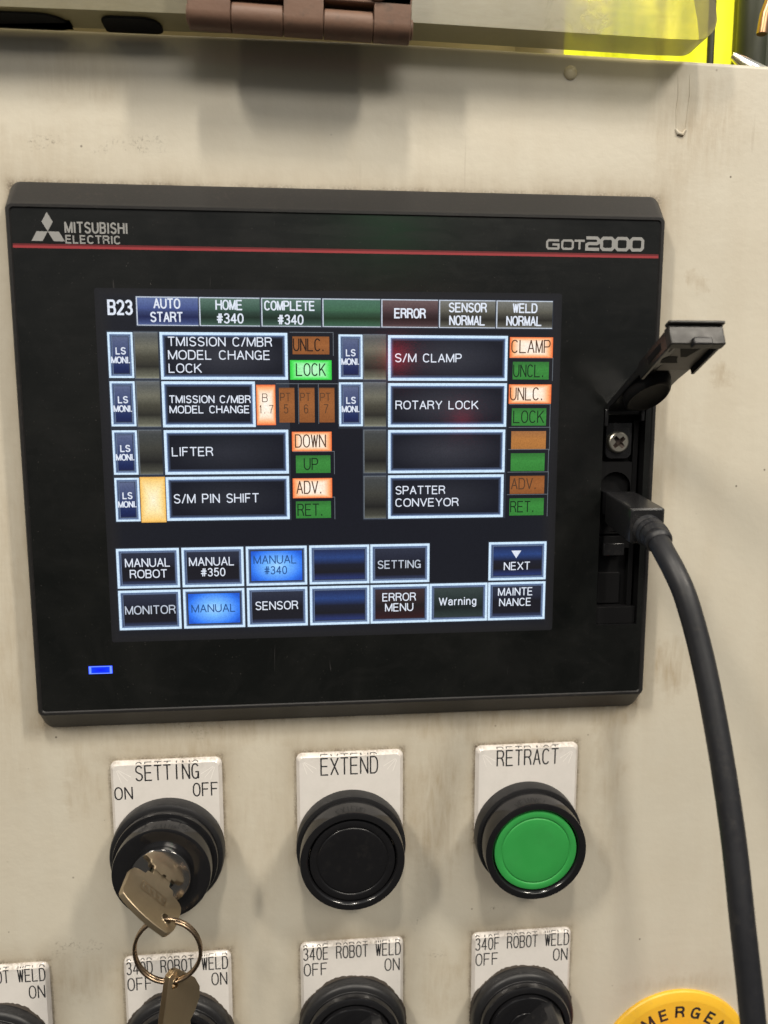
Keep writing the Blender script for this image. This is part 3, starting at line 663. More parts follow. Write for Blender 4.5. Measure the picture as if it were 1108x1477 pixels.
S_['bardim'] = screen_mat('screen_dark_grey_bar', 'vert', [(0, (.16, .165, .13, 1)), (.08, (.06, .06, .045, 1)), (.28, (.012, .012, .010, 1)), (.6, (.050, .050, .040, 1)), (.9, (.055, .060, .058, 1)), (1, (.09, .095, .10, 1))])
S_['cap'] = screen_mat('screen_dark_caption', 'rad', [(0, (.022, .024, .034, 1)), (.6, (.012, .014, .021, 1)), (1, (.006, .0075, .014, 1))])
S_['cap2'] = screen_mat('screen_dark_caption_grey', 'rad', [(0, (.034, .036, .047, 1)), (.6, (.018, .020, .029, 1)), (1, (.006, .0075, .014, 1))])
S_['key'] = screen_mat('screen_dark_key', 'vert', [(0, (.014, .02, .055, 1)), (.12, (.030, .042, .10, 1)), (.2, (.010, .010, .015, 1)), (.5, (.009, .009, .013, 1)), (.62, (.016, .019, .035, 1)), (1, (.030, .036, .06, 1))])
S_['keyblue'] = screen_mat('screen_navy_key', 'vert', [(0, (.010, .012, .03, 1)), (.15, (.02, .035, .14, 1)), (.3, (.009, .009, .012, 1)), (.5, (.010, .012, .024, 1)), (.68, (.022, .055, .20, 1)), (.85, (.016, .03, .10, 1)), (1, (.03, .05, .13, 1))])
S_['keyred'] = screen_mat('screen_maroon_key', 'vert', [(0, (.05, .012, .014, 1)), (.2, (.028, .009, .010, 1)), (.45, (.014, .010, .010, 1)), (.6, (.03, .018, .018, 1)), (1, (.05, .03, .035, 1))])
S_['keygrn'] = screen_mat('screen_grey_green_key', 'vert', [(0, (.06, .09, .085, 1)), (.12, (.028, .045, .042, 1)), (.35, (.010, .016, .015, 1)), (.6, (.022, .034, .032, 1)), (1, (.05, .07, .066, 1))])
def head(name, hi, mid, lo):
    return screen_mat(name, 'vert', [(0, tuple(c*.9 for c in hi)+(1,)), (.12, tuple(c*.7 for c in mid)+(1,)), (.30, lo+(1,)), (.48, tuple(c*.55 for c in mid)+(1,)), (.60, mid+(1,)), (.95, hi+(1,)), (1, (.30, .36, .42, 1))])
S_['hblue'] = head('screen_header_blue', (.12, .17, .36), (.06, .09, .26), (.010, .016, .075))
S_['hgreen'] = head('screen_header_green', (.10, .18, .14), (.045, .10, .07), (.008, .022, .012))
S_['hbright'] = head('screen_header_bright_green', (.07, .17, .115), (.05, .14, .075), (.010, .035, .012))
S_['hred'] = head('screen_header_maroon', (.15, .10, .10), (.075, .04, .042), (.022, .008, .008))
S_['hgrey'] = head('screen_header_grey', (.19, .19, .17), (.11, .105, .08), (.020, .018, .012))

def elem(name, u0, v0, u1, v1, fill, frame=None, fw=3.4, inner=None, texts=(), label=None, left_only=False):
    x0, x1, y0, y1 = SX(u0), SX(u1), SY(v1), SY(v0)
    mb = MB(TO); mats = [S_[fill]]
    mb.rect(x0, x1, y0, y1, ZD)
    if frame:
        mats.append(S_[frame]); mb.frame(x0, x1, y0, y1, fw*U, ZD+.012, len(mats)-1)
        mats.append(S_['bloom']); g = fw*U; mb.frame(x0+g, x1-g, y0+g, y1-g, 1.5*U, ZD+.006, len(mats)-1)  # bloom of the bright border, drawn as dim frames inside it
        mats.append(S_['bloom2']); g = (fw+1.5)*U; mb.frame(x0+g, x1-g, y0+g, y1-g, 2.2*U, ZD+.006, len(mats)-1)
    if inner:
        mats.append(S_[inner]); g = (fw+1.6)*U; mb.frame(x0+g+.25, x1-g, y0+g, y1-g-.1, .9*U, ZD+.010, len(mats)-1)
    if left_only:
        mats.append(S_[left_only]); mb.rect(x0, x0+1.6*U, y0, y1, ZD+.012, len(mats)-1); mb.rect(x0+1.6*U, x1, y1-1.3*U, y1, ZD+.012, len(mats)-1); mb.rect(x0+1.6*U, x1, y0, y0+1.1*U, ZD+.012, len(mats)-1)
    for (s, a, b, c, d, st, col, mono) in texts:
        m = S_[col]
        if m not in mats: mats.append(m)
        text(mb, s, SX(a), SX(b), SY(d), SY(c), st*U, ZD+.02, mats.index(m), mono)
    return mb.build(name, mats, disp, smooth=0, label=label)
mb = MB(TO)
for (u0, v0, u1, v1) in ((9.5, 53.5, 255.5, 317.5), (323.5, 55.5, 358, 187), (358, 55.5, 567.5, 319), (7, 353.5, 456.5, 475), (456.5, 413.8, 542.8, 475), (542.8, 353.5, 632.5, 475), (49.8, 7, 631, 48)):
    mb.rect(SX(u0), SX(u1), SY(v1), SY(v0), ZD-.010)  # dim sheets that paint the bloom into the gaps between keys
mb.build('screen_bloom_backing', S_['back'], disp, smooth=0)
# header row
H1, H2 = 8, 46.5
def tx(s, a, b, c, d, st=1.9, col='white', mono=False): return (s, a, b, c, d, st, col, mono)
elem('header_key', 51, H1, 133.5, H2, 'hblue', texts=[tx('AUTO', 74, 110, 10, 24, 2.0, mono=True), tx('START', 69, 113, 28, 42, 2.0, mono=True)], left_only='soft', label='blue header key reading AUTO START')
elem('header_key', 135, H1, 217, H2, 'hgreen', texts=[tx('HOME', 157, 194, 11, 25, 2.0, mono=True), tx('#340', 158, 195, 29, 43, 2.0, mono=True)], left_only='soft', label='green header key reading HOME #340')
elem('header_key', 219, H1, 301, H2, 'hgreen', texts=[tx('COMPLETE', 223, 293, 11.5, 25, 2.0, mono=True), tx('#340', 241, 277, 30, 44, 2.0, mono=True)], left_only='soft', label='green header key reading COMPLETE #340')
elem('header_key', 303, H1, 383.5, H2, 'hbright', left_only='soft', label='blank green header key')
elem('header_key', 385, H1, 465, H2, 'hred', texts=[tx('ERROR', 403, 448, 20, 34, 2.2, mono=True)], left_only='soft', label='maroon header key reading ERROR')
elem('header_key', 466.5, H1, 547, H2, 'hgrey', texts=[tx('SENSOR', 480, 535, 11.5, 25, 2.0, mono=True), tx('NORMAL', 481, 533, 29, 43, 2.0, mono=True)], left_only='soft', label='grey header key reading SENSOR NORMAL')
elem('header_key', 548.5, H1, 630, H2, 'hgrey', texts=[tx('WELD', 572, 608, 11.5, 25, 2.0, mono=True), tx('NORMAL', 563, 615, 29, 43, 2.0, mono=True)], left_only='soft', label='grey header key reading WELD NORMAL')
mb = MB(TO); text(mb, 'B23', SX(13), SX(47), SY(33), SY(12.5), 3.0*U, ZD+.02, gap=.28)
mb.build('screen_code', S_['white'], disp, smooth=0, label='white characters B23 on the screen')
ROWS = [(55, 118), (121, 184), (188, 250), (254, 316)]
def ls(u, v):
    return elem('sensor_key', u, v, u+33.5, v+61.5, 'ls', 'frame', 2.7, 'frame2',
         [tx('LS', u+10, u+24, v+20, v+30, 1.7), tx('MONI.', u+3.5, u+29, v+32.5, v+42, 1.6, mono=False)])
for r in range(4): ls(11, ROWS[r][0]+.5)
for r in range(2): ls(325 if r else 325, ROWS[r][0]+1.5)
for r in range(3): elem('lamp_bar', 45.5, ROWS[r][0]-.3, 78, ROWS[r][1]+.3, 'bar' if r < 2 else 'bardim', left_only='grey')
elem('lamp_bar', 45.5, 253.5, 80, 318, 'yel', label='brightly lit yellow lamp bar')
for r in range(4): elem('lamp_bar', 359, ROWS[r][0]+.8, 391.5, ROWS[r][1]+1.2, 'bar' if r < 2 else 'bardim', left_only='grey')
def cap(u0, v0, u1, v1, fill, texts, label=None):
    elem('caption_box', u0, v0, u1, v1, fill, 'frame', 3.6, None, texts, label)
T = 1.55
cap(80.5, 55, 254, 119, 'cap2', [tx('TMISSION C/MBR', 91, 233, 61, 74, T), tx('MODEL CHANGE', 91, 230, 79, 92, T), tx('LOCK', 91, 136, 97, 110, T)], 'caption TMISSION C/MBR MODEL CHANGE LOCK')
cap(80.5, 121.5, 208, 184.5, 'cap', [tx('TMISSION C/MBR', 90, 202, 140.5, 151.5, 1.5), tx('MODEL CHANGE', 90, 200, 154.5, 165.5, 1.5)], 'caption TMISSION C/MBR MODEL CHANGE')
cap(81, 188.5, 253, 250.5, 'cap', [tx('LIFTER', 91, 148, 212, 225, T)], 'caption LIFTER')
cap(81, 254, 253, 316, 'cap', [tx('S/M PIN SHIFT', 91, 210, 278, 291.5, T)], 'caption S/M PIN SHIFT')
cap(394.5, 57, 566, 120, 'cap2', [tx('S/M CLAMP', 404, 500, 82, 94.5, T)], 'caption S/M CLAMP')
cap(394.5, 123.5, 566, 185.5, 'cap2', [tx('ROTARY LOCK', 405, 525, 148, 160.5, T)], 'caption ROTARY LOCK')
cap(394.5, 189.5, 565, 251.5, 'cap2', [], 'empty caption box')
cap(394.5, 254.5, 564, 317.5, 'cap', [tx('SPATTER', 405, 478, 270, 282.5, T), tx('CONVEYOR', 405, 498, 288, 300.5, T)], 'caption SPATTER CONVEYOR')
def tile(u0, v0, u1, v1, fill, texts, label):
    lit = fill in ('amber', 'green')
    elem('status_tile', u0, v0, u1, v1, fill, None, texts=texts, label=label)
    if not lit:
        mb = MB(TO); a, b, c, d = SX(u0-4), SX(u1+6), SY(v1+2), SY(v0-6)
        mb.rect(a, b, d-.9*U, d, ZD-.005); mb.rect(b-.9*U, b, c, d-.9*U, ZD-.005); mb.build('tile_outline', S_['grey'], disp, smooth=0)
tile(261, 59.5, 312, 84, 'amberoff', [tx('UNLC.', 261.5, 310, 62, 80, 1.8, 'black', True)], 'dim orange tile reading UNLC.')
tile(257, 92, 315, 119, 'green', [tx('LOCK', 265, 307, 96, 114, 1.7, 'dkgreen', True)], 'bright green tile reading LOCK')
elem('status_tile', 209.5, 126, 236, 182, 'amber', texts=[tx('B', 217.5, 225.5, 138, 150, 1.0, 'brown'), tx('1.7', 212, 233, 154, 166, 1.0, 'brown', True)], label='bright orange tile reading B 1.7')
for k in range(3):
    u = 241+28*k; tile(u, 130, u+21.5, 178.5, 'amberoff', [tx('PT', u+1.5, u+16, 137, 149, 1.2, 'brown', True), tx('567'[k], u+6, u+13, 153, 166, 1.2, 'brown')], 'dim orange tile reading PT '+'567'[k])
tile(258, 191.5, 314, 219, 'amber', [tx('DOWN', 262, 306, 195, 214, 1.7, 'brown', True)], 'bright orange tile reading DOWN')
tile(263, 225, 312, 250, 'greenoff', [tx('UP', 274, 295, 228.5, 246, 1.7, 'dkgreen', True)], 'dim green tile reading UP')
tile(258, 257.5, 314, 286, 'amber', [tx('ADV.', 263, 305, 261, 280, 1.7, 'brown', True)], 'bright orange tile reading ADV.')
tile(262, 290.5, 312, 315, 'greenoff', [tx('RET.', 264, 306, 294, 312, 1.7, 'dkgreen', True)], 'dim green tile reading RET.')
tile(569, 58.5, 632, 87.5, 'amber', [tx('CLAMP', 571, 629, 62, 81, 1.7, 'brown', True)], 'bright orange tile reading CLAMP')
tile(574, 93, 627, 118, 'greenoff', [tx('UNCL.', 574.5, 625, 96.5, 115, 1.7, 'dkgreen', True)], 'dim green tile reading UNCL.')
tile(569, 125, 631.5, 152.5, 'amber', [tx('UNLC.', 570.5, 625, 129, 148, 1.7, 'brown', True)], 'bright orange tile reading UNLC.')
tile(574, 159, 625, 184, 'greenoff', [tx('LOCK', 576, 622, 162, 180.5, 1.7, 'dkgreen', True)], 'dim green tile reading LOCK')
tile(574, 192, 625.5, 218, 'orange', [], 'blank orange tile')
tile(574, 224, 624.5, 250, 'greenoff', [], 'blank green tile')
tile(573.5, 257, 625, 283.5, 'amberoff', [tx('ADV.', 575, 619, 260, 277, 1.7, 'brown', True)], 'dim orange tile reading ADV.')
tile(573.5, 290, 625, 315.5, 'greenoff', [tx('RET.', 574.5, 616, 294, 311, 1.7, 'dkgreen', True)], 'dim green tile reading RET.')
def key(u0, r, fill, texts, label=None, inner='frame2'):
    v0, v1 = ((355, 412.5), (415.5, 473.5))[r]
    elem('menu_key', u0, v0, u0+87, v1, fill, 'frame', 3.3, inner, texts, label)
key(8.5, 0, 'key', [tx('MANUAL', 20, 83, 369, 382, T), tx('ROBOT', 26, 78, 385.5, 398, T)], 'menu key MANUAL ROBOT')
key(99, 0, 'key', [tx('MANUAL', 109, 173, 369, 382, T), tx('#350', 125, 160, 385, 397.5, T)], 'menu key MANUAL #350')
key(189.5, 0, 'blue', [tx('MANUAL', 200, 262, 368, 381, T, 'navy'), tx('#340', 215, 248, 384, 396.5, T, 'navy')], 'bright blue menu key MANUAL #340', None)
key(280, 0, 'keyblue', [], 'blank navy menu key in the upper row')
key(368.5, 0, 'key', [tx('SETTING', 379, 443, 379, 391.5, T, 'soft')], 'menu key SETTING')
key(544, 0, 'keyblue', [tx('NEXT', 567, 607, 385, 397.5, T)], 'menu key NEXT under a white triangle')
key(8.5, 1, 'key', [tx('MONITOR', 17, 88, 438, 451, T, 'soft')], 'menu key MONITOR')
key(99, 1, 'blue', [tx('MANUAL', 110, 173, 438, 450.5, T, 'navy')], 'bright blue menu key MANUAL', None)
key(189.5, 1, 'key', [tx('SENSOR', 201, 263, 436, 449, T)], 'menu key SENSOR')
key(280, 1, 'keyblue', [], 'blank navy menu key in the lower row')
key(368.5, 1, 'keyred', [tx('ERROR', 386, 436, 428, 440.5, T), tx('MENU', 390, 432, 443.5, 456, T)], 'maroon menu key ERROR MENU')
key(456, 1, 'keygrn', [tx('Warning', 470, 527, 436.5, 449, T)], 'grey green menu key Warning')
key(544, 1, 'key', [tx('MAINTE', 559, 612, 424, 436.5, T), tx('NANCE', 561, 610, 440, 452.5, T)], 'menu key MAINTENANCE')
mb = MB(TO); mb.face([(SX(578), SY(368), ZD+.03), (SX(585.5), SY(379.5), ZD+.03), (SX(593), SY(368), ZD+.03)]); mb.build('next_arrow', S_['white'], disp, smooth=0)

# ---------- port bay
mb = MB(TO)
zf = 1.2
mb.face([(bx0, by0, zf), (bx1, by0, zf), (bx1, by1, zf), (bx0, by1, zf)])
for p, q in (((bx0, by0), (bx0, by1)), ((bx0, by1), (bx1, by1)), ((bx1, by1), (bx1, by0)), ((bx1, by0), (bx0, by0))):
    mb.face([(p[0], p[1], zf), (q[0], q[1], zf), (q[0], q[1], 7.5), (p[0], p[1], 7.5)])
mb.box(113.2, 115.2, -58, 18, zf, 4.2)
mb.box(bx0+.2, 113, -33.5, -28.5, zf, 4.8)
mb.box(bx0+.3, bx1-.3, by0+.1, -57.5, zf, 6.2)
mb.build('port_bay', M['deep'], hmi, smooth=0, bevel=.15)
mb = MB(TO); L = rrect(101.6, 112.4, 2.6, 17, (.5, .5, 2.6, 2.6), 0, 6); mb.loft([[(p[0], p[1], zf) for p in L], [(p[0], p[1], 4.6) for p in L]])
mb.build('screw_lug', M['satin'], hmi, bevel=.3)
# cross-head screw
sxc, syc = 106.3, 9.3
mb = MB(TO); cr_ = []
for k in range(4):
    t = k*PI/2+.72
    for (a, b) in ((2.75, -.72), (2.75, .72), (.95, .95)):
        cr_.append((sxc+a*math.cos(t)-b*math.sin(t), syc+a*math.sin(t)+b*math.cos(t)))
zt = 6.9
mb.fill(circ(sxc, syc, 3.6, 48), [cr_], None, zt, 0)
mb.lathe([(4.35, 4.6), (4.35, 5.5), (4.2, 6.2), (3.95, 6.6), (3.6, zt)], sxc, syc, 48, cap1=False)
n = len(cr_); mb.loft([[(x, y, zt) for x, y in cr_][::-1], [(sxc+(x-sxc)*.55, syc+(y-syc)*.55, zt-1.5) for x, y in cr_][::-1]], 1, cap0=False)
mb.build('screw', [M['screwsteel'], plastic('dark_screw_recess', (.09, .07, .06, 1), .35, .5, metallic=.6)], hmi, smooth=12, label='silver cross head screw')  # cross recess coloured darker than the head
# round port socket with a square opening
px_, py_ = 103.9+.6, -14.5
mb = MB(TO)
mb.fill(rrect(bx0+.25, 112.9, -27.5, 1.4, .6, 0, 3), [[(q[0], q[1]) for q in rrect(100.1, 112.6, -26.9, -2.6, 6.2, 0, 10)]], zf, 4.6)
mb.loft([rrect(100.1, 112.6, -26.9, -2.6, 6.2, z, 10)[::-1] for z in (4.6, 2.0)], cap0=False)
mb.build('port_socket', M['deep'], hmi, smooth=30)
mb = MB(TO); mb.box(101.8, 110.4, -36.2, -31.2, 4.85, 6.6); mb.build('port_latch', M['satin'], hmi, bevel=.3)
mb = MB(TO); L = rrect(101.4, 110.8, -57, -44, .8, 0, 4); mb.loft([[(p[0], p[1], zf) for p in L], [(p[0], p[1], 2.2) for p in L]]); mb.build('blank_recess', M['deep'], hmi, bevel=.25)
# open port cover: L along it, T towards its inner face
A0 = Vector((0, 21.5, 4.5)); Ld = Vector((0, 26.3, 56.5)).normalized(); Td = Vector((0, -Ld.z, Ld.y)); LEN = 62.0
def CF(p):  # p = (x, l, t)
    return A0+Vector((p[0], 0, 0))+Ld*p[1]+Td*p[2]
pc = thing('port_cover', (108, 21.5, 4.5), 'black hinged port cover swung open beside the touch screen', 'cover')
PO = (108, 21.5, 4.5)
def cfbox(mb, x0, x1, l0, l1, t0, t1, mi=0): mb.box(x0, x1, l0, l1, t0, t1, mi, CF)
# the cover swings with the screen housing, so it belongs to the housing
cover = MB(TO)
sec = [(100.6, 0, 2.6), (100.6, 10, 2.8), (100.6, 30, 3.0), (100.6, 44, 4.2), (100.8, 60, 4.2)]
loops = []
for x0, l, th in sec:
    x1 = 217.4-x0 if l < 44 else 217.6-x0
    loops.append([tuple(CF(q)) for q in ((x0, l, -1.6), (x1, l, -1.6), (x1, l, th-1.6), (x0, l, th-1.6))])
cover.loft(loops)
bpy.data.objects.remove(pc)
cv = cover.build('port_cover', M['satin'], hmi, bevel=.35, smooth=25, label='black port cover swung open')
# oval thumb recess rim
m2 = MB(TO)
rim = []
for k in range(40):
    t = 2*PI*k/40; rim.append((108.4+6.7*math.cos(t)*(1-.12*math.sin(t)), 23+12.5*math.sin(t)))
m2.loft([[tuple(CF((108.4+(x-108.4)*s, 23+(l-23)*s, th))) for x, l in rim] for s, th in ((1.08, .6), (1.07, 3.2), (1.02, 4.6), (.93, 5.2), (.84, 4.9), (.74, 4.4))])
m2.build('thumb_grip', M['deep'], cv, smooth=50)
m2 = MB(TO)
cfbox(m2, 99.9, 101.3, 36, 59, -1.9, 4.4); cfbox(m2, 116.4, 117.6, 40, 59, -1.9, 4.4)
m2.build('side_rib', M['satin'], cv, bevel=.3)
m2 = MB(TO); cfbox(m2, 99.6, 117.9, 58.2, 61.6, -2.2, 4.6); cfbox(m2, 99.3, 118.2, 59.6, 63.0, -3.2, -2.1)
m2.build('end_wall', plastic('worn_shiny_black_plastic', (.012, .0115, .011, 1), .40, .32, (.03, .028, .025, 1), 200, dust=.5, rvar=.3, dustcol=(.085, .075, .062, 1)), cv, bevel=.4)
m2 = MB(TO); cfbox(m2, 106.4, 112.8, 60.2, 63.2, 2.9, 5.5); m2.build('catch', M['dusty'], cv, bevel=.5)
m2 = MB(TO)
for pts in ([(106.5, 50.5), (113.6, 56.2), (106.9, 56.2)][::1], [(102.8, 45.0), (104, 48.6), (107.2, 49.6), (110.0, 48.6), (109.6, 45.0)]):
    pass
def cfpoly(mb, pts, t): mb.face([tuple(CF((x, l, t))) for x, l in pts])
m2.loft([[tuple(CF((x, l, t))) for x, l in [(105.4, 56.0), (113.2, 56.0), (110.6, 49.4), (108.6, 49.4)]] for t in (2.3, 2.75)])
m2.loft([[tuple(CF((x, l, t))) for x, l in [(103.0, 47.6), (104.4, 49.6), (107.6, 49.6), (108.0, 48.0), (109.4, 45.2), (103.4, 45.2)]] for t in (2.3, 2.75)])
m2.loft([[tuple(CF((x, l, t))) for x, l in [(101.8, 57.4), (103.4, 57.4), (103.2, 52.6), (101.8, 52.6)]] for t in (2.3, 2.78)])
m2.build('moulded_pocket', M['deep'], cv, smooth=0)
m2 = MB(TO); m2.box(99.75, 100.0, 44, 54, .2, 2.6, 0, CF); m2.build('side_slot', M['deep'], cv, smooth=0)
m2 = MB(TO); cfbox(m2, 104.5, 116, 39.5, 57.8, 2.3, 2.62); m2.build('inner_pad', plastic('inner_plastic_painted_reflection', (.075, .066, .054, 1), .4, .5), cv, bevel=.1)  # reflection of the beige cabinet painted into the pad's base colour
mb = MB(TO); mb.tube([(100.0, 21.2, 5.2), (116.2, 21.2, 5.2)], 1.5, 16); 
mb.box(99.9, 101.4, 15.5, 22.3, 2, 7.9); mb.box(114.4, 115.9, 17.5, 22.3, 2, 7.9)
mb.build('cover_hinge', M['satin'], hmi, bevel=.4)

# ================================================================== USB CABLE
UO = (105, -16, 38)
usb = thing('data_cable', UO, 'thick black data cable plugged into the open port beside the screen', 'cable')
mb = MB(UO)
def prism_z(mb, secs, r, n=4):
    mb.loft([rrect(cx-hw, cx+hw, cy-hh, cy+hh, r, z, n) for cx, cy, hw, hh, z in secs])
prism_z(mb, [(104.8, -14.6, 4.1, 4.6, 2.2), (104.9, -14.9, 4.1, 4.6, 12.2)], .5)
mb.build('connector_shell', M['blackgloss'], usb, smooth=30)
mb = MB(UO)
prism_z(mb, [(105.0, -15.4, 5.0, 5.2, 12), (105.1, -15.7, 5.9, 6.2, 13.5), (106.0, -19.2, 6.4, 6.6, 35.0), (106.1, -19.3, 6.3, 6.4, 36.2), (106.1, -19.3, 5.6, 5.7, 36.8)], .9)
mb.build('plug_body', M['satin'], usb, smooth=30)
# centreline: out of the plug, then bending down
def bez(P, n):
    out = []
    for i in range(len(P)-1):
        p0, p1, p2, p3 = P[max(i-1, 0)], P[i], P[i+1], P[min(i+2, len(P)-1)]
        for k in range(n):
            t = k/n
            out.append(tuple(.5*((2*p1[j])+(-p0[j]+p2[j])*t+(2*p0[j]-5*p1[j]+4*p2[j]-p3[j])*t*t+(-p0[j]+3*p1[j]-3*p2[j]+p3[j])*t**3) for j in range(len(p1))))
    out.append(tuple(P[-1])); return out
CP = [(106.1, -20.6, 34), (106.2, -21.4, 40), back(948, 777, 47.5), back(959, 798, 54)]
for (px, py, z) in [(974, 826, 60), (990, 864, 65), (1010, 935, 71), (1028, 1020, 78), (1046, 1125, 86), (1060, 1225, 93), (1071, 1330, 100), (1083, 1440, 106), (1094, 1560, 112), (1102, 1700, 116)]:
    CP.append(back(px, py, z))
path = bez(CP, 8)
mb = MB(UO); mb.tube(path, 3.75, 28); mb.build('cord', M['rubber'], usb, smooth=80)
mb = MB(UO)
seg = path[2:20]; rad = []
for i, p in enumerate(seg):
    t = i/(len(seg)-1); rad.append((5.9-1.2*t)+(-.8 if i % 5 in (3, 4) else 0))
rad[-1] = 3.9
mb.tube(seg, rad, 28); mb.build('strain_relief', M['rubber'], usb, smooth=50)

# ================================================================== PUSH BUTTONS AND SWITCHES
def nameplate(parent, cx, cy, top, texts):
    """white plate with a clear bevelled rim; straight top, round lower end"""
    O = (cx, cy, 0); mb = MB(O)
    def out(ins, z):
        h = 22-ins; P = rrect(cx-h, cx+h, cy-h, top-ins, (2.6-ins*.5, 2.6-ins*.5, h-.2, h-.2), z, 14); return P
    mb.loft([out(0, .05), out(0, .7), out(.25, 1.1)], 1, cap0=False, cap1=False)
    mb.loft([out(.25, 1.1), out(1.3, 2.2)], 1, cap0=False, cap1=False)
    mb.loft([out(1.3, 2.2), out(1.4, 2.2)], 0, cap0=False, cap1=True)
    npl = mb.build('nameplate', [M['paper'], M['paperedge']], parent, smooth=20)
    mb = MB(O)
    for (s, a, b, c, d, st) in texts:
        text(mb, s, cx+a, cx+b, cy+c-.15, cy+d-.15, st*1.42, 2.215, 0, True, gap=.40)
        if cy+d > top-2.4:   # refraction in the bevel, painted as a second set of letter tops
            def mf(p):
                y = top-1.02+(p[1]-(cy+d-1.1))*.55
                z = 1.1+(top-.25-y)/1.05*1.1
                return (p[0], y, z+.03)
            text(mb, s, cx+a, cx+b, cy+c, cy+d, st, 0, 0, True, gap=.40, clip=(cy+d-1.1, 0, 0), mf=mf)
    mb.build('lettering', M['ink'], npl, smooth=0)
    mb = MB(O)
    for sgn in (-1, 1):
        for (dx, dy) in ((2.0, -6.0), (4.4, -5.2), (5.8, -3.6)):
            x0, y0 = cx+sgn*19.6, top-2.6
            mb.ribbon([(x0-sgn*dx*.15, y0+dy*.15), (x0-sgn*dx, y0+dy)], .17, 2.21)  # pale strips paint the light refracted at the bevel's corners
    mb.build('refraction_ray', M['ray'], npl, smooth=0, kind='stuff')
    return npl
ROW1, ROW2 = -155.6, -241.8
bgroup = 'switches and buttons in rows on the beige cabinet'
# ---- push buttons
def push_button(cx, cy, capmat, label, texts):
    t = thing('push_button', (cx, cy, 0), label, 'push button', 'round push buttons under the screen'); O = (cx, cy, 0)
    nameplate(t, cx, cy, cy+38.3, texts)
    mb = MB(O)
    mb.lathe([(22.4, 2.25), (22.4, 7.8), (22.25, 8.1), (21.9, 8.2), (20.9, 8.25), (20.9, 8.4)], cx, cy, 96, cap1=False)
    mb.build('base_ring', M['dusty'], t, smooth=30)
    mb = MB(O)
    mb.lathe([(20.9, 8.2), (20.9, 17.4), (20.75, 17.85), (20.4, 18.0), (18.3, 18.0), (18.0, 17.8), (17.6, 17.0), (17.5, 13)], cx, cy, 96, cap1=False)
    mb.build('collar', M['ringgloss'], t, smooth=30)
    mb = MB(O)
    mb.lathe([(17.1, 13), (17.1, 16.7), (16.9, 17.1), (16.4, 17.25), (14.7, 17.25), (14.4, 17.15), (14.2, 16.95), (13.9, 16.95), (13.7, 17.15), (13.4, 17.22), (9, 17.1), (4, 17.02), (.01, 17.0)], cx, cy, 96)
    mb.build('button_cap', capmat, t, smooth=40)
    return t
push_button(-.3, ROW1, M['blackgloss'], 'black push button under the EXTEND nameplate', [('EXTEND', -12.2, 11.6, 29.1, 36.8, .42)])
push_button(74.2, ROW1, M['green'], 'green push button under the RETRACT nameplate', [('RETRACT', -13.3, 13.4, 29.7, 36.9, .42)])
# ---- key switch
kcx, kcy = -74.3, ROW1; O = (kcx, kcy, 0)
ks = thing('key_switch', O, 'black key switch with chrome lock barrel under the SETTING ON OFF nameplate', 'key switch')
nameplate(ks, kcx, kcy, kcy+38.3, [('SETTING', -12.2, 13.2, 30.2, 37.0, .42), ('ON', -21.0+.4, -13.3, 22.6, 28.2, .40), ('OFF', 10.3, 20.6, 22.6, 28.6, .40)])
mb = MB(O); mb.lathe([(22.6, 2.25), (22.7, 4), (22.6, 6.8), (22.2, 7.6), (21.5, 8.0), (20.6, 8.1), (20.3, 8.6)], kcx, kcy, 96, cap1=False)
mb.build('base_ring', M['dusty'], ks, smooth=30)
mb = MB(O); mb.lathe([(20.6, 8.1), (20.6, 10.8), (20.45, 11.2), (20.1, 11.3), (18.9, 11.3), (18.9, 18.7), (18.75, 19.15), (18.4, 19.3), (17.4, 19.3), (13.2, 18.9), (12.0, 18.7)], kcx, kcy, 96, cap1=True)
mb.build('collar', M['ringgloss'], ks, smooth=30)
mb = MB(O); wdir = Vector((.70, -.714, 0)); ndir = Vector((.714, .70, 0))
def KP(s, n_, z): return (kcx+wdir.x*s+ndir.x*n_, kcy+wdir.y*s+ndir.y*n_, z)
slot = [KP(s, n_, 0)[:2] for s, n_ in ((-5.6, -1.35), (5.6, -1.35), (5.6, 1.35), (1.2, 1.35), (1.2, 2.2), (-.2, 2.2), (-.2, 1.35), (-5.6, 1.35))]
mb.fill(circ(kcx, kcy, 10.7, 64), [slot], None, 21.6)
mb.loft([[(x, y, 21.6) for x, y in slot][::-1], [(x, y, 16) for x, y in slot][::-1]], cap0=False)
mb.lathe([(11.6, 18.6), (11.6, 20.9), (11.4, 21.4), (10.7, 21.6)], kcx, kcy, 64, cap1=False)
mb.build('lock_barrel', M['chrome'], ks, smooth=30)
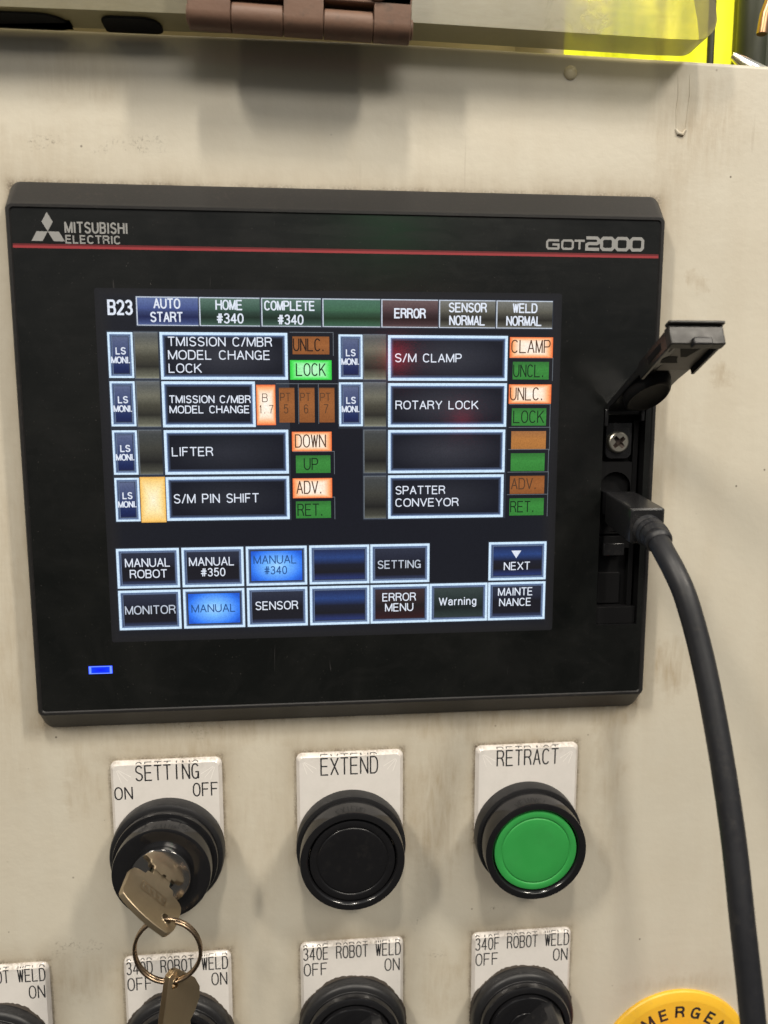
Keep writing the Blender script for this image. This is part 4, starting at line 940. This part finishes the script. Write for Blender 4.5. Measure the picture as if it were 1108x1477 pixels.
# ---- key in the lock
kt = thing('key', (kcx, kcy, 21), 'worn nickel key inserted in the chrome lock barrel', 'key', 'keys on the ring')
def key_mesh(mf, org, parent, blade=-3):
    mb = MB(org)
    out = [(-4.2, blade), (4.2, blade), (4.2, 24.0), (6.3, 24.3), (6.9, 26.6), (10.0, 27.6), (11.6, 29.4), (12.0, 32), (11.6, 39), (11.0, 42.4), (9.6, 45.3), (8.4, 46.6)]
    out += [(8.4-21.2*k/8, 46.6-.9*k/8-1.1*(k/8)**2+1.0*math.sin(PI*k/8)) for k in range(1, 8)]
    out += [(-12.9, 44.2), (-13.4, 42.6), (-13.3, 31), (-12.2, 28.6), (-10.4, 27.4), (-7.0, 26.6), (-6.4, 24.3), (-4.2, 24.0)]
    mb.fill(out, [circ(6.6, 40.6, 2.0, 24)], -1.15, 1.15, 0, mf=mf, side=0)
    o = mb.build('key_blade', M['keymetal'], parent, bevel=.28, smooth=30)
    mb = MB(org)
    L = rrect(-7.2, 4.6, 31.2, 35.8, .8, 0, 4)
    for (x0, x1, y0, y1) in ((-7.2, 4.6, 31.2, 35.8),):
        mb.fill([(p[0], p[1]) for p in rrect(x0, x1, y0, y1, .8, 0, 3)], [[(p[0], p[1]) for p in rrect(x0+.3, x1-.3, y0+.3, y1-.3, .5, 0, 3)]], None, 1.24, mf=mf)
    for k in range(4):
        x = -5.6+k*2.7; mb.ribbon([(x, 32.2), (x+.6, 34.8)], .35, 1.22, 0, mf); mb.ribbon([(x+.7, 33.2), (x+1.5, 33.6), (x+1.1, 34.6)], .3, 1.23, 0, mf)
    mb.build('stamping', M['keyedge'], parent, smooth=0)
    return o
def mfk(p):  # (s, z, n) -> panel
    return KP(p[0], p[2], p[1]+0.0)
key_mesh(mfk, (kcx, kcy, 21), kt, 14)
# ---- split ring
hole = Vector(KP(6.6, 0, 40.6)); ringc = Vector((hole.x+.9, hole.y-11.5, 40.6)); rr = 11.9
mb = MB(tuple(ringc)); pth = []
N = 96
for i in range(int(N*1.93)+1):
    t = 2*PI*i/N+1.75; k = i/N
    pth.append((ringc.x+rr*math.cos(t), ringc.y+rr*math.sin(t), ringc.z-1.0+1.1*k*1.05+ .9*math.sin(t+2.4)))
mb.tube(pth, .80, 12, flat=.85, up=(0, 0, 1))
o = mb.build('key_ring', M['ring'], smooth=60); tag(o, 'bronze coloured split key ring hanging from the key in the lock', 'key ring')
# ---- second key hanging
k2o = (ringc.x-1.0, ringc.y-rr, ringc.z)
k2 = thing('key', k2o, 'spare key hanging edge on from the bottom of the key ring', 'key', 'keys on the ring')
wd = Vector((-.55, -.12, .86)).normalized(); dn = Vector((.10, -.99, -.10)).normalized(); nn = wd.cross(dn)
h0 = Vector((ringc.x+2.2, ringc.y-rr-.2, ringc.z))
def mf2(p):   # bow top is at z=46 in key coordinates; hole at (6.6, 40.6)
    q = Vector(h0)+wd*((p[0])*.95+1.6)+dn*(42.2-p[1])+nn*p[2]; return (q.x, q.y, q.z)
mb = MB(k2o)
out = [(-4.2, -8), (-2.2, -12), (4.0, -8), (4.2, 18.0), (9.5, 18.3), (12.6, 20.0), (12.8, 23), (10.4, 29), (6.6, 37), (3.2, 44.0), (1.6, 46.6), (-1.2, 47.2), (-3.4, 46), (-7, 41), (-10.5, 36), (-12, 31), (-10.9, 26.6), (-7, 23.3), (-4.2, 22)]
mb.fill(out, [circ(-.4, 42.2, 1.9, 20)], -1.2, 1.2, 0, mf=mf2, side=1)
mb.build('key_blade', [M['keymetal'], M['keyedge']], k2, bevel=.2, smooth=30)

# ---- selector switches
def selector(cx, cy, label, texts, ang=40, grime=True):
    O = (cx, cy, 0)
    t = thing('selector_switch', O, label, 'selector switch', 'selector switches along the bottom of the picture')
    nameplate(t, cx, cy, cy+38.4, texts)
    mb = MB(O)
    mb.lathe([(22.3, 2.25), (22.6, 3.2), (22.5, 6.2), (22.0, 7.2), (21.3, 7.7), (19.9, 8.0), (19.5, 8.6)], cx, cy, 96, cap1=False)
    mb.build('base_ring', M['dusty'], t, smooth=30)
    mb = MB(O)
    mb.lathe([(19.8, 8.0), (19.8, 10.6), (19.4, 11.4), (18.6, 11.8), (17.2, 11.9), (16.8, 11.5), (16.6, 10.2), (15.9, 10.0), (15.8, 12.4), (15.5, 12.9), (15, 13), (9, 12.8), (8.7, 12.2), (8.3, 12.8), (.01, 12.7)], cx, cy, 96)
    mb.build('collar', M['ringgloss'], t, smooth=30)
    mb = MB(O); ca, sa = math.cos(math.radians(ang)), math.sin(math.radians(ang))
    def loop(h, l, z):  # lever outline: rounded bar
        P = []
        for (a, b) in ((l, h*.55), (l*.82, h), (-l*.82, h), (-l, h*.55), (-l, -h*.55), (-l*.82, -h), (l*.82, -h), (l, -h*.55)):
            P.append((cx+a*ca-b*sa, cy+a*sa+b*ca, z))
        return P
    mb.loft([loop(5.6, 16.2, 12.6), loop(5.0, 16.0, 20), loop(4.4, 15.6, 27), loop(3.7, 14.8, 28.2)], cap0=False)
    mb.build('lever', M['satin'], t, bevel=.5, smooth=30)
    # ragged grease where the ring meets the plate
    mb = MB(O); P = []; Q = []
    rnd = random.Random(int(cx*10))
    N = 150
    for k in range(N):
        a = 2*PI*k/N; r = 22.9+.5*rnd.random()+.35*math.sin(k*.31)
        P.append((cx+22.2*math.cos(a), cy+22.2*math.sin(a), 2.9)); Q.append((cx+r*math.cos(a), cy+r*math.sin(a), 2.26))
    mb.loft([P, Q][::-1], cap0=False, cap1=False); mb.build('grease_edge', M['grime'], t, smooth=30)
    return t
def wl_(s, st=.36):
    return [(s, -20.9, 20.9, 31.3, 37.3, st), ('OFF', -20.6, -10.4, 24.0, 30.0, st), ('ON', 13.8, 20.4, 24.0, 30.0, st)]
selector(-147, ROW2, 'black selector switch at the lower left corner, nameplate cut off by the picture edge', [('ROBOT WELD', -7.4, 20.9, 31.3, 37.3, .36), ('ON', 13.8, 20.4, 23.6, 29.6, .36)])
selector(-73.0, ROW2, 'black selector switch under the 340D ROBOT WELD nameplate behind the spare key', wl_('340D ROBOT WELD'), 40)
selector(0.0, ROW2+1.2, 'black selector switch under the 340E ROBOT WELD nameplate', wl_('340E ROBOT WELD'), 38)
selector(74.0, ROW2+.6, 'black selector switch under the 340F ROBOT WELD nameplate', wl_('340F ROBOT WELD'), 42)

# ---- emergency stop
ecx, ecy, er = 147.0, -273.2, 36.0; O = (ecx, ecy, 0)
es = thing('emergency_stop', O, 'yellow round emergency stop plate at the lower right corner', 'emergency stop')
mb = MB(O); mb.lathe([(er, .05), (er, 1.2), (er-.4, 1.8), (er-3.4, 3.0), (er-4.0, 3.05), (8, 3.05)], ecx, ecy, 128)
ep = mb.build('plate', M['yellow'], es, smooth=25)
mb = MB(O)
for ch, a in zip('EMERGENCY', (-49, -33, -16.5, 0, 16, 32, 48, 64, 80)):
    t = math.radians(-a)
    def mf(p, t=t):
        x, y = p[0], p[1]; return (ecx+x*math.cos(t)-y*math.sin(t), ecy+x*math.sin(t)+y*math.cos(t), p[2])
    wdt = 4.5*min(1.15, max(.85, G[ch][0]))
    text(mb, ch, -wdt/2-.1, wdt/2+.1, 24.0, 29.9, 1.1, 3.07, 0, False, mf=mf)
mb.build('lettering', M['ink'], ep, smooth=0)
mb = MB(O); mb.lathe([(15, 3.0), (15, 16), (13, 17), (13, 20), (17.0, 21), (17.4, 24), (15, 28), (10, 30), (.1, 31)], ecx, ecy-1, 64)
mb.build('stop_button', M['red'], es, smooth=40)
